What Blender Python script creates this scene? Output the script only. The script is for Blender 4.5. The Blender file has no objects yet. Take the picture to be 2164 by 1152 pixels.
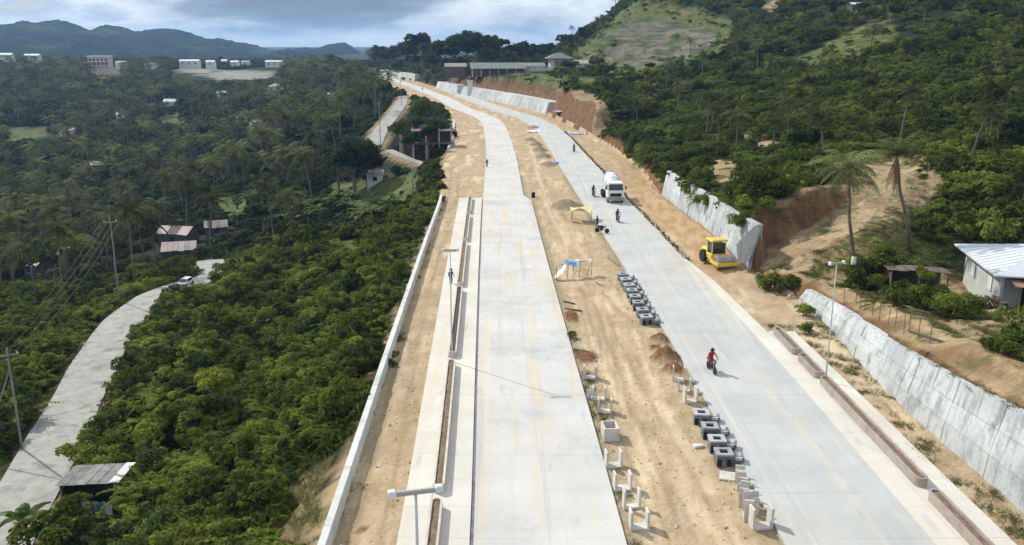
import bpy, math, random
import numpy as np
from math import radians as R, sin, cos, pi, tan, atan2, sqrt
from mathutils import Vector, Matrix, Euler

random.seed(7); rng = np.random.default_rng(7)
S = bpy.context.scene
COL = S.collection

# ------------------------------------------------------------------ camera
H = 23.5; F = 1850.0; P = atan2(486, F); CX, CY = 1082.0, 576.0
cp, sp = cos(P), sin(P)
cam = bpy.data.cameras.new('camera'); camo = bpy.data.objects.new('camera', cam); COL.objects.link(camo)
camo.location = (0, 0, H); camo.rotation_euler = (pi/2 - P, 0, 0)
cam.sensor_width = 36; cam.lens = 36*F/2164; cam.clip_start = .5; cam.clip_end = 20000
S.camera = camo

# ------------------------------------------------------------------ light
SUN_AZ = (-0.757, 0.654)      # towards the sun
SUN_EL = 40
w = bpy.data.worlds.new('World'); S.world = w; w.use_nodes = True
def build_sky():
    nt = w.node_tree; nt.nodes.clear(); N = nt.nodes.new; L = nt.links.new
    sky = N('ShaderNodeTexSky'); sky.sky_type = 'NISHITA'; sky.sun_disc = False
    sky.sun_elevation = R(SUN_EL); sky.sun_rotation = atan2(SUN_AZ[0], SUN_AZ[1])
    sky.air_density = 1.0; sky.dust_density = 1.0
    tc = N('ShaderNodeTexCoord')
    mp = N('ShaderNodeMapping'); mp.inputs['Scale'].default_value = (1, 1, 4.2); mp.inputs['Location'].default_value = (3.6, .2, .15)
    L(tc.outputs['Generated'], mp.inputs['Vector'])
    n1 = N('ShaderNodeTexNoise'); n1.inputs['Scale'].default_value = 6.0; n1.inputs['Detail'].default_value = 9; n1.inputs['Roughness'].default_value = .56
    n1.inputs['Distortion'].default_value = .15
    L(mp.outputs[0], n1.inputs['Vector'])
    # a broad dark cloud bank ahead on the left
    sx = N('ShaderNodeSeparateXYZ'); L(tc.outputs['Generated'], sx.inputs[0])
    def math(op, a, b=None):
        m = N('ShaderNodeMath'); m.operation = op
        for i, v in enumerate((a, b)):
            if v is None: continue
            if isinstance(v, (int, float)): m.inputs[i].default_value = v
            else: L(v, m.inputs[i])
        return m.outputs[0]
    ex = math('MULTIPLY', math('ADD', sx.outputs[0], .27), 5.2)
    ez = math('MULTIPLY', math('ADD', sx.outputs[2], -.036), 38)
    rr = math('ADD', math('MULTIPLY', ex, ex), math('MULTIPLY', ez, ez))
    blob = math('POWER', 2.718, math('MULTIPLY', rr, -1))
    ahead = math('GREATER_THAN', sx.outputs[1], 0)
    ex2 = math('MULTIPLY', math('ADD', sx.outputs[0], .52), 6.0); ez2 = math('MULTIPLY', math('ADD', sx.outputs[2], -.03), 45)
    gap = math('POWER', 2.718, math('MULTIPLY', math('ADD', math('MULTIPLY', ex2, ex2), math('MULTIPLY', ez2, ez2)), -1))
    dens = math('ADD', n1.outputs['Fac'], math('MULTIPLY', math('MULTIPLY', blob, ahead), .34))
    dens = math('ADD', dens, math('MULTIPLY', math('MULTIPLY', gap, ahead), -.17))
    cr = N('ShaderNodeValToRGB')
    e = cr.color_ramp.elements
    e[0].position = .36; e[0].color = (.42, .60, .86, 1)
    e[1].position = .80; e[1].color = (.20, .25, .34, 1)
    a = cr.color_ramp.elements.new(.46); a.color = (.92, .97, 1.0, 1)
    a = cr.color_ramp.elements.new(.555); a.color = (.70, .78, .87, 1)
    a = cr.color_ramp.elements.new(.66); a.color = (.30, .38, .50, 1)
    L(dens, cr.inputs[0])
    sc = N('ShaderNodeMixRGB'); sc.blend_type = 'MULTIPLY'; sc.inputs[0].default_value = 1
    L(cr.outputs[0], sc.inputs[1]); sc.inputs[2].default_value = (SKYG, SKYG, SKYG, 1)
    cov = N('ShaderNodeMapRange'); cov.inputs[1].default_value = .30; cov.inputs[2].default_value = .42; cov.inputs[3].default_value = .45; cov.inputs[4].default_value = .97
    L(dens, cov.inputs[0])
    mx = N('ShaderNodeMixRGB'); L(cov.outputs[0], mx.inputs[0]); L(sky.outputs[0], mx.inputs[1]); L(sc.outputs[0], mx.inputs[2])
    bg = N('ShaderNodeBackground'); bg.inputs['Strength'].default_value = .084
    L(mx.outputs[0], bg.inputs['Color'])
    out = N('ShaderNodeOutputWorld'); L(bg.outputs[0], out.inputs[0])
SKYG = 12.6
build_sky()
sun = bpy.data.lights.new('sun', 'SUN'); sun.energy = 4.5; sun.angle = R(1.0); sun.color = (1, .955, .88)
suno = bpy.data.objects.new('sun', sun); COL.objects.link(suno)
sd = Vector((SUN_AZ[0]*cos(R(SUN_EL)), SUN_AZ[1]*cos(R(SUN_EL)), sin(R(SUN_EL))))
suno.rotation_euler = sd.to_track_quat('Z', 'Y').to_euler()
vs = S.view_settings; vs.view_transform = 'Standard'; vs.look = 'None'; vs.gamma = 1; vs.use_curve_mapping = False; vs.exposure = 0.0

# ------------------------------------------------------------------ camera geometry helpers
def ray(px, py):
    u = (px-CX)/F; v = (CY-py)/F
    return u, cp+v*sp, -sp+v*cp
def G(px, py, z=0.0):
    a, b, c = ray(px, py); t = (z-H)/c
    return a*t, b*t
def D(px, py, Y):
    a, b, c = ray(px, py); t = Y/b
    return a*t, Y, H+c*t
def proj(x, y, z):
    d = y*cp-(z-H)*sp
    d = np.maximum(d, .1)
    v = (y*sp+(z-H)*cp)/d
    return CX+F*x/d, CY-F*v
def sstep(a, b, x):
    t = np.clip((np.asarray(x, float)-a)/(b-a), 0, 1); return t*t*(3-2*t)
def curve(pts):
    """smooth x(Y) through points (x, Y)"""
    pts = sorted(((y, x) for x, y in pts)); ys = np.array([p[0] for p in pts]); xs = np.array([p[1] for p in pts])
    m = np.gradient(xs, ys)
    def f(Y):
        Y = np.asarray(Y, float); i = np.clip(np.searchsorted(ys, Y)-1, 0, len(ys)-2)
        h = ys[i+1]-ys[i]; t = (Y-ys[i])/h
        tc = np.clip(t, 0, 1); h00 = 2*tc**3-3*tc**2+1; h10 = tc**3-2*tc**2+tc; h01 = -2*tc**3+3*tc**2; h11 = tc**3-tc**2
        v = h00*xs[i]+h10*h*m[i]+h01*xs[i+1]+h11*h*m[i+1]
        v = v+np.where(t < 0, t*h*m[0], 0)+np.where(t > 1, (t-1)*h*m[-1], 0)
        return v
    return f
def gp(lst, z=0.05): return [G(px, py, z) for px, py in lst]
# left edge of the left carriageway / left edge of the right one
L1 = curve([(-1.5, 15), (-1.85, 37), (-2.6, 63), (-3.5, 95), (-4.6, 140)]+gp([(1027, 330), (1025, 290), (1011, 253), (953, 227), (925, 210), (880, 190), (830, 172), (800, 162)]))
def slope(f, Y): return (f(np.asarray(Y)+1.5)-f(np.asarray(Y)-1.5))/3.0
def W1(Y): return (7.4-1.0*sstep(133, 137, Y))*np.sqrt(1+slope(L1, Y)**2)
R1 = lambda Y: L1(Y)+W1(Y)
L2 = curve([(13.4, 15), (13.2, 37), (13.0, 62), (12.3, 85), (11.5, 110), (10.7, 130), (10.0, 152)]+gp([(1163, 320), (1133, 277), (1100, 253), (1040, 233), (982, 211), (912, 182), (865, 168), (818, 157)]))
R2 = lambda Y: L2(Y)+7.2*np.sqrt(1+slope(L2, Y)**2)
XL = curve([(-8.6, 15), (-9.05, 37), (-9.7, 65), (-10.4, 100), (-11.0, 133)]+gp([(940, 340), (955, 305), (960, 275), (957, 252), (930, 225), (880, 206), (835, 190), (790, 171), (763, 158)], 0))
XR = curve([(26.2, 15), (26.2, 40), (25.8, 55), (26.6, 78), (24.6, 90), (23.9, 110), (22.9, 133), (24.2, 165), (23.3, 190), (20.8, 218), (17.3, 257), (11.2, 300), (-.4, 344), (-15.5, 391), (-40.5, 476), (-61, 556), (-96, 655)])
YEND = 670.
# ------------------------------------------------------------------ terrain height
CTRL = []
def cpx(px, py, Y): CTRL.append(D(px, py, Y))
for q in [  # right hill
    (1300, 270, 236), (1400, 330, 165), (1500, 330, 152), (1650, 330, 138), (1800, 330, 120), (2000, 330, 108), (2164, 330, 98), (2500, 330, 90),
    (1300, 200, 290), (1400, 200, 260), (1600, 200, 215), (1800, 200, 185), (2000, 200, 165), (2164, 200, 150), (2600, 200, 130),
    (1400, 120, 370), (1600, 120, 300), (1800, 100, 265), (2000, 100, 235), (2164, 100, 205), (2600, 80, 180),
    (1430, 35, 430), (1600, 25, 395), (1800, -5, 360), (2000, -25, 320), (2164, -50, 285), (2700, -80, 250),
    (1352, 8, 470), (1300, 45, 470), (1235, 96, 480), (1270, 130, 430), (1400, -60, 560), (1700, -90, 520), (2200, -160, 450), (3000, -160, 400),
    (1250, 152, 400), (1180, 150, 415), (1100, 152, 425), (1000, 158, 440), (960, 160, 470), (1100, 130, 560), (900, 150, 560), (1200, 120, 580), (1000, 135, 700), (1300, 60, 700),
    # knoll, bank top and house yard
    (1640, 398, 98), (1720, 392, 100), (1800, 396, 100), (1800, 470, 86), (1730, 520, 82), (1700, 560, 78), (1850, 560, 79), (1750, 600, 72), (1900, 610, 74), (2030, 615, 78), (2130, 655, 69),
    (2000, 480, 92), (2164, 480, 88), (1950, 420, 99), (2164, 400, 104), (1500, 395, 118), (1570, 430, 106), (2164, 800, 46.7), (2500, 800, 45), (2500, 600, 60)]: cpx(*q)
CTRL += [D(1640, 400, 94.3), D(1700, 398, 95.5), D(1760, 398, 97.5), D(1815, 398, 100)]
CTRL += [D(1100, 172, 350), D(1040, 164, 385), D(1170, 180, 318), D(1230, 185, 292), (-90, 720, 7), (-60, 660, 10), (-25, 570, 12), (0, 520, 12), (-60, 760, 8)]
CTRL += [(28, 45, 4.6), (28, 60, 3.3), (29, 76, 1.7), (40, 30, 5.5), (60, 10, 7), (27, 120, 4.5), (26, 135, 4.2), (28, 165, 3), (26, 200, 4), (24, 240, 6), (30, 270, 6.5), (20, 310, 8), (8, 350, 9.5)]
# left valley
for q in [(-14, 20, -5), (-16, 40, -6), (-17, 60, -6), (-17, 90, -7), (-18, 120, -8), (-20, 150, -7), (-24, 200, -7), (-30, 250, -7),
          (-35, 40, -10), (-36, 60, -10), (-44, 90, -10.3), (-48, 118, -12), (-60, 60, -12), (-80, 80, -15), (-70, 120, -16), (-60, 160, -17), (-50, 200, -14), (-52, 250, -10), (-70, 290, -9), (-40, 300, -4),
          (-100, 120, -20), (-110, 200, -24), (-90, 260, -20), (-120, 300, -24), (-200, 200, -28), (-220, 300, -28), (-300, 300, -28), (-90, 380, -16), (-80, 340, -10), (-150, 420, -22), (-250, 450, -24),
          (-350, 450, -26), (-110, 480, -10), (-130, 560, -6), (-200, 560, -13), (-320, 600, -15), (-450, 600, -16), (-150, 680, 0), (-240, 720, -3), (-360, 760, -3), (-500, 780, -1), (-700, 700, -4),
          (-160, 900, 2), (-300, 900, 3), (-500, 950, 4), (-900, 950, 3), (-600, 400, -24), (-400, 150, -26), (-120, 20, -18), (-250, 20, -24), (0, 900, 4), (300, 900, 40), (-300, 1300, -6), (-900, 1400, -6), (100, 1400, 0), (-900, 100, -24), (-900, 400, -22), (500, 100, 60), (500, 500, 90), (200, -40, 14), (-60, -40, -12)]: CTRL.append(q)
C = np.array(CTRL); Cx = C[:, 0]/100; Cy = C[:, 1]/100
def _k(r2): return .5*r2*np.log(r2+1e-12)
_n = len(C); _A = np.zeros((_n+3, _n+3)); _A[:_n, :_n] = _k((Cx[:, None]-Cx)**2+(Cy[:, None]-Cy)**2)+np.eye(_n)*.0004
_A[:_n, _n] = 1; _A[:_n, _n+1] = Cx; _A[:_n, _n+2] = Cy; _A[_n:, :_n] = _A[:_n, _n:].T
_W = np.linalg.solve(_A, np.concatenate([C[:, 2], [0, 0, 0]]))
def rbf(x, y):
    x = np.asarray(x, float)/100; y = np.asarray(y, float)/100; sh = x.shape; x = x.ravel(); y = y.ravel(); out = np.empty_like(x)
    for i in range(0, len(x), 20000):
        a = x[i:i+20000]; b = y[i:i+20000]
        out[i:i+20000] = _k((a[:, None]-Cx)**2+(b[:, None]-Cy)**2)@_W[:_n]+_W[_n]+_W[_n+1]*a+_W[_n+2]*b
    return out.reshape(sh)
_ph = rng.uniform(0, 6.28, (10, 2)); _dr = rng.uniform(0, 6.28, 10)
def wob(x, y, wl, k=6):
    r = 0
    for i in range(k):
        s = 2*pi/(wl*(.6+.25*i)); r = r+np.sin(s*(x*cos(_dr[i])+y*sin(_dr[i]))+_ph[i, 0]+1.3*np.sin(s*.6*(y*cos(_dr[i])-x*sin(_dr[i]))+_ph[i, 1]))
    return r/k
SIDE = [(G(px, py, -10)[0], G(px, py, -10)[1], -10.0) for px, py in [(-60, 1250), (10, 1120), (70, 1020), (130, 910), (180, 815), (222, 735), (268, 675), (325, 630), (375, 598)]]
SIDE[-1] = (SIDE[-1][0], SIDE[-1][1], -10.8); _e = SIDE[-1]; SIDE += [(_e[0]+1, _e[1]+14, -12.5), (_e[0]-6, _e[1]+30, -14.5)]
RAMP = [(18, 88, .1), (25, 89, .6), D(1690, 520, 90), D(1790, 468, 93), D(1850, 420, 97), D(1880, 372, 104), D(1850, 350, 112)]
UPTH = [D(1660, 575, 84), D(1760, 612, 74), D(1860, 650, 65), D(1960, 705, 57), D(2060, 745, 51), D(2164, 805, 46), D(2400, 930, 38)]
LANE = [D(785, 318, 232), D(795, 298, 245), D(806, 275, 262), D(826, 250, 290), D(842, 228, 325), D(850, 214, 372), D(852, 204, 410)]
LANE2 = [D(822, 318, 222), D(860, 336, 205), D(905, 350, 192)]
def pdist(x, y, pl):
    best = np.full(np.shape(x), 1e9); zz = np.zeros(np.shape(x)); side = np.zeros(np.shape(x))
    for a, b in zip(pl[:-1], pl[1:]):
        dx, dy = b[0]-a[0], b[1]-a[1]; l2 = dx*dx+dy*dy
        t = np.clip(((x-a[0])*dx+(y-a[1])*dy)/l2, 0, 1)
        d = np.hypot(x-a[0]-t*dx, y-a[1]-t*dy); m = d < best
        best = np.where(m, d, best); zz = np.where(m, a[2]+t*(b[2]-a[2]), zz); side = np.where(m, np.sign(dx*(y-a[1])-dy*(x-a[0])), side)
    return best, zz, side
def wall_h(Y):
    Y = np.asarray(Y, float)
    h = np.where(Y < 78.5, 4.75-(Y-40)*.09, 0)
    h = np.where((Y > 89) & (Y < 134), 4.9-(Y-90)*.015, h)
    h = np.where((Y > 299) & (Y < 478), 3.9-(Y-300)*.004, h)
    h = np.where((Y > 555) & (Y < 665), 4.0, h)
    return h
MOUNDS = []   # x, y, rx, ry, h
def zfun(x, y):
    x = np.asarray(x, float); y = np.asarray(y, float)
    z = rbf(x, y)+wob(x, y, 40)*np.clip((np.abs(x)-40)/60, 0, 1)*1.6
    for pl, hw, dn, up in ((SIDE, 3.0, .8, .7), (LANE, 3.0, .6, .6), (LANE2, 1.8, .6, .6), (UPTH, 1.7, .35, .5)):
        d, pz, s = pdist(x, y, pl); e = np.maximum(d-hw, 0); z = np.clip(z, pz-e*dn, pz+e*up)
    d, pz, s = pdist(x, y, RAMP); e = np.maximum(d-3.0, 0); z = np.clip(z, pz-e*.55, pz+e*np.where(s > 0, 3.4, .6))
    yy = np.minimum(y, YEND); xl = XL(yy); xr = XR(yy)
    over = np.maximum(y-YEND, 0)
    dl = np.hypot(np.maximum(xl-x, 0), over); dr = np.hypot(np.maximum(x-xr, 0), over)
    wh = wall_h(y)
    farw = y > 290; jmp = np.where(farw, sstep(2.2, 5.5, dr), sstep(.55, 1.25, dr))
    hi = np.where(wh > 0, jmp*wh+np.maximum(dr-np.where(farw, 5.5, 1.3), 0)*np.where(farw, 1.9, np.where(y > 85, 1.3, .55)), dr*np.where((y > 195) & (y < 300), 1.6, .9))
    lo = np.where(wh > 0, jmp*wh-np.maximum(dr-1.3, 0)*np.where((y > 85) & (y < 140), 3.0, .2), -dr*.3)
    inside = (x >= xl) & (x <= xr) & (y <= YEND)
    z = np.where(x > xr, np.clip(z, lo, hi), z)
    z = np.where(x < xl, np.clip(z, -np.maximum(dl-.3, 0)*.62-.1, dl*.1-.1), z)
    # corridor floor
    c = -.06+.03*wob(x, y, 2.2)+.04*wob(x, y, 9)
    # graded heap against the second wall, and slope at the foot of the near wall
    k = sstep(0, 1, (x-R2(yy)-.8)/np.maximum(xr-R2(yy)-.8, .5))
    c = c+k*1.25*sstep(84, 96, y)*(1-sstep(136, 150, y))*(1+.12*wob(x, y*2.2, 5))
    c = c+k*.25*(1-sstep(80, 88, y))*(.6+.6*wob(x, y, 4))
    for mx, my, rx, ry, h in MOUNDS:
        q = ((x-mx)/rx)**2+((y-my)/ry)**2
        c = c+h*np.maximum(1-np.sqrt(q+.02), 0)*(1+.25*wob(x+mx, y, 1.1))
    z = np.where(inside, c, z)
    return z
def hit(px, py, y0=30, y1=1200):
    a, b, c = ray(px, py); Y = np.concatenate([np.arange(y0, 300, .25), np.arange(300, y1, 1.0)])
    t = Y/b; zz = H+c*t; g = zfun(a*t, Y); k = np.nonzero(g > zz)[0]
    i = k[0] if len(k) else len(Y)-1
    return float(a*t[i]), float(Y[i]), float(g[i])
def zat(x, y): return float(zfun(np.array([x]), np.array([y]))[0])
def inpoly(px, py, poly):
    px = np.asarray(px); r = np.zeros(px.shape, bool); n = len(poly)
    for i in range(n):
        x1, y1 = poly[i]; x2, y2 = poly[(i+1) % n]
        if y1 == y2: continue
        c = ((y1 > py) != (y2 > py)) & (px < (x2-x1)*(py-y1)/(y2-y1)+x1); r ^= c
    return r
for px, py, rx, ry, h in [(1120, 296, 1.6, 4, .9), (1132, 306, 1.8, 4, 1.2), (1140, 318, 1.9, 4, 1.3), (1148, 331, 1.9, 4, 1.2), (1158, 348, 1.8, 3, .9), (1198, 436, 2.6, 3.6, 1.35),
                          (1392, 718, .9, 1.0, 1.0), (1407, 757, 1.3, 1.2, 1.35), (1424, 780, .9, .9, .8), (1240, 752, 1.0, 1.4, .22), (1208, 668, .7, 2, .3), (1128, 270, 2, 5, .8), (765, 1113, .42, .32, .12), (1385, 735, .6, .6, .45)]:
    gx, gy = G(px, py); MOUNDS.append((gx, gy, rx, ry, h))

# zones of bare earth and open grass, fixed to the ground
def zones(x, y, z):
    px, py = proj(x, y, z); r = wob(x, y, 6)*.5
    dirt = np.zeros(np.shape(x)); grass = dirt.copy(); rock = dirt.copy(); field = dirt.copy()
    yy = np.minimum(y, YEND)
    inside = (x > XL(yy)-1.2) & (x < XR(yy)+1.5) & (y < YEND+6)
    dirt = np.where(inside, 1.0, 0)
    for pl, ww in ((SIDE, 2.2), (LANE, 3.2), (LANE2, 1.9), (UPTH, 1.5)):
        d, _, _ = pdist(x, y, pl); dirt = np.maximum(dirt, 1-sstep(ww, ww+.9, d+r))
    d, _, s = pdist(x, y, RAMP); dirt = np.maximum(dirt, 1-sstep(5.0, 6.5, d+r))
    jx = px+r*22; jy = py+r*9
    for poly, lo, hi in (([(1565, 560), (1600, 470), (1630, 415), (1850, 400), (1860, 350), (1990, 330), (2000, 380), (1900, 430), (1960, 470), (1850, 520), (1820, 590), (1780, 600), (1680, 600)], 70, 125),
                         ([(1330, 350), (1390, 340), (1390, 365), (1350, 400)], 100, 200), ([(1480, 340), (1560, 340), (1560, 390), (1500, 380)], 90, 170),
                         ([(1500, 560), (1700, 560), (1720, 620), (1700, 640), (1560, 660)], 60, 100),
                         ([(1180, 245), (1150, 235), (930, 195), (960, 160), (1050, 166), (1180, 183), (1270, 200), (1290, 225), (1285, 300), (1200, 262)], 200, 480),
                         ([(735, 540), (860, 535), (860, 555), (735, 560)], 60, 250), ([(1975, 560), (2100, 620), (2164, 690), (2164, 790), (2060, 740), (1990, 650)], 50, 90),
                         ([(560, 1160), (640, 1000), (700, 960), (650, 1160)], 10, 70), ([(1900, 640), (2000, 670), (2164, 760), (2164, 860), (2000, 770), (1850, 680)], 40, 80),
                         ([(760, 150), (840, 168), (850, 205), (770, 170)], 300, 700), ([(1560, 282), (1660, 300), (1660, 322), (1590, 322)], 90, 240), ([(1615, 0), (1650, 0), (1640, 28), (1615, 20)], 200, 600)):
        dirt = np.maximum(dirt, (inpoly(jx, jy, poly) & (y > lo) & (y < hi))*1.0)
    for poly, lo, hi in (([(1810, 60), (1880, 20), (1900, 100), (1700, 160), (1690, 120)], 150, 400), ([(1205, 118), (1240, 88), (1340, 2), (1420, 5), (1560, 40), (1530, 150), (1300, 165)], 330, 580),
                         ([(1080, 152), (1320, 170), (1330, 195), (1100, 175)], 300, 460), ([(0, 268), (100, 268), (110, 290), (0, 300)], 150, 600), ([(330, 240), (400, 240), (400, 265), (340, 262)], 150, 700),
                         ([(430, 425), (540, 405), (540, 440), (430, 460)], 100, 300), ([(200, 142), (260, 138), (260, 165), (200, 165)], 400, 1100), ([(700, 385), (900, 360), (900, 430), (860, 440), (680, 430)], 120, 260),
                         ([(680, 500), (870, 520), (860, 600), (700, 560)], 70, 160), ([(2050, 680), (2164, 740), (2164, 860)], 40, 80), ([(40, 415), (110, 415), (110, 440), (50, 440)], 100, 400),
                         ([(1700, 690), (1660, 600), (1560, 620), (1640, 705)], 60, 90), ([(960, 165), (1080, 165), (1080, 178), (960, 172)], 300, 480), ([(1720, 600), (1830, 620), (1980, 680), (2164, 800), (2164, 890), (1900, 725), (1715, 625)], 36, 85), ([(1780, 590), (2000, 650), (2164, 760), (2164, 700), (2000, 620)], 50, 90), ([(1900, 430), (2000, 440), (2040, 520), (1900, 540)], 70, 110)):
        grass = np.maximum(grass, (inpoly(jx, jy, poly) & (y > lo) & (y < hi))*1.0)
    kn = inpoly(jx, jy, [(1740, 510), (1880, 420), (1990, 460), (1975, 560), (1850, 600), (1700, 590)]) & (y > 70) & (y < 110) & (pdist(x, y, RAMP)[0] > 4)
    dirt = np.where(kn, dirt*(.45+.35*np.clip(wob(x, y, 5)*2, -1, 1)), dirt); grass = np.where(kn, 1.0, grass)
    em = inpoly(jx, jy, [(560, 1160), (640, 1000), (700, 960), (650, 1160)]) & (y < 70); dirt = np.where(em, dirt*.6, dirt); grass = np.where(em, .8, grass)
    rock = (inpoly(jx, jy, [(1250, 95), (1325, 42), (1420, 45), (1510, 70), (1500, 128), (1420, 146), (1290, 140)]) & (y > 330) & (y < 560))*1.0
    field = (inpoly(px+r*5, py+r*2, [(368, 140), (470, 148), (580, 152), (570, 166), (470, 170), (380, 150)]) & (y > 300) & (y < 1100))*1.0
    return dirt, grass, rock, field

# ------------------------------------------------------------------ materials
def mat(name, col, rough=.85, var=None, vscale=1., bump=0., bscale=30., metal=0., spec=.3, rnd=0., detail=6, stops=None, trans=0., coord='Object'):
    m = bpy.data.materials.new(name); m.use_nodes = True; nt = m.node_tree; N = nt.nodes.new; L = nt.links.new
    b = nt.nodes['Principled BSDF']; b.inputs['Roughness'].default_value = rough; b.inputs['Metallic'].default_value = metal
    b.inputs['Specular IOR Level'].default_value = spec
    geo = N('ShaderNodeNewGeometry')
    c = None
    if var is not None:
        n = N('ShaderNodeTexNoise'); n.inputs['Scale'].default_value = vscale; n.inputs['Detail'].default_value = detail; n.inputs['Roughness'].default_value = .6; L(geo.outputs['Position'], n.inputs['Vector'])
        r = N('ShaderNodeValToRGB'); e = r.color_ramp.elements; e[0].position = .33; e[1].position = .67; e[0].color = (*col, 1); e[1].color = (*var, 1); L(n.outputs['Fac'], r.inputs[0]); c = r.outputs[0]
    if rnd:
        oi = N('ShaderNodeObjectInfo'); mr = N('ShaderNodeMapRange'); mr.inputs[3].default_value = 1-rnd; mr.inputs[4].default_value = 1+rnd; L(oi.outputs['Random'], mr.inputs[0])
        mm = N('ShaderNodeVectorMath'); mm.operation = 'SCALE'; L(mr.outputs[0], mm.inputs['Scale'])
        if c is None: mm.inputs[0].default_value = col
        else: L(c, mm.inputs[0])
        c = mm.outputs[0]
    if c is None: b.inputs['Base Color'].default_value = (*col, 1)
    else: L(c, b.inputs['Base Color'])
    if bump:
        n2 = N('ShaderNodeTexNoise'); n2.inputs['Scale'].default_value = bscale; n2.inputs['Detail'].default_value = 4; L(geo.outputs['Position'], n2.inputs['Vector'])
        bp = N('ShaderNodeBump'); bp.inputs['Strength'].default_value = 1; bp.inputs['Distance'].default_value = bump; L(n2.outputs['Fac'], bp.inputs['Height']); L(bp.outputs[0], b.inputs['Normal'])
    return m
def mixn(nt, a, b, fac, mode='MIX'):
    x = nt.nodes.new('ShaderNodeMixRGB'); x.blend_type = mode
    for i, v in ((0, fac), (1, a), (2, b)):
        if isinstance(v, (int, float)): x.inputs[i].default_value = v
        elif isinstance(v, tuple): x.inputs[i].default_value = (*v, 1)
        else: nt.links.new(v, x.inputs[i])
    return x.outputs[0]
def noise(nt, scale, detail=5, vec=None, lo=.4, hi=.6, stretch=None, rough=.55):
    geo = nt.nodes.new('ShaderNodeNewGeometry'); v = geo.outputs['Position']
    if stretch:
        mp = nt.nodes.new('ShaderNodeMapping'); mp.inputs['Scale'].default_value = stretch; mp.inputs['Rotation'].default_value = (0, 0, R(-1.7)); nt.links.new(v, mp.inputs[0]); v = mp.outputs[0]
    n = nt.nodes.new('ShaderNodeTexNoise'); n.inputs['Scale'].default_value = scale; n.inputs['Detail'].default_value = detail; n.inputs['Roughness'].default_value = rough; nt.links.new(v, n.inputs['Vector'])
    mr = nt.nodes.new('ShaderNodeMapRange'); mr.inputs[1].default_value = lo; mr.inputs[2].default_value = hi; nt.links.new(n.outputs['Fac'], mr.inputs[0]); return mr.outputs[0]
def bumpn(nt, scale, dist, detail=5):
    geo = nt.nodes.new('ShaderNodeNewGeometry'); n = nt.nodes.new('ShaderNodeTexNoise'); n.inputs['Scale'].default_value = scale; n.inputs['Detail'].default_value = detail; nt.links.new(geo.outputs['Position'], n.inputs['Vector'])
    bp = nt.nodes.new('ShaderNodeBump'); bp.inputs['Distance'].default_value = dist; nt.links.new(n.outputs['Fac'], bp.inputs['Height']); return bp.outputs[0]
M = {}
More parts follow.
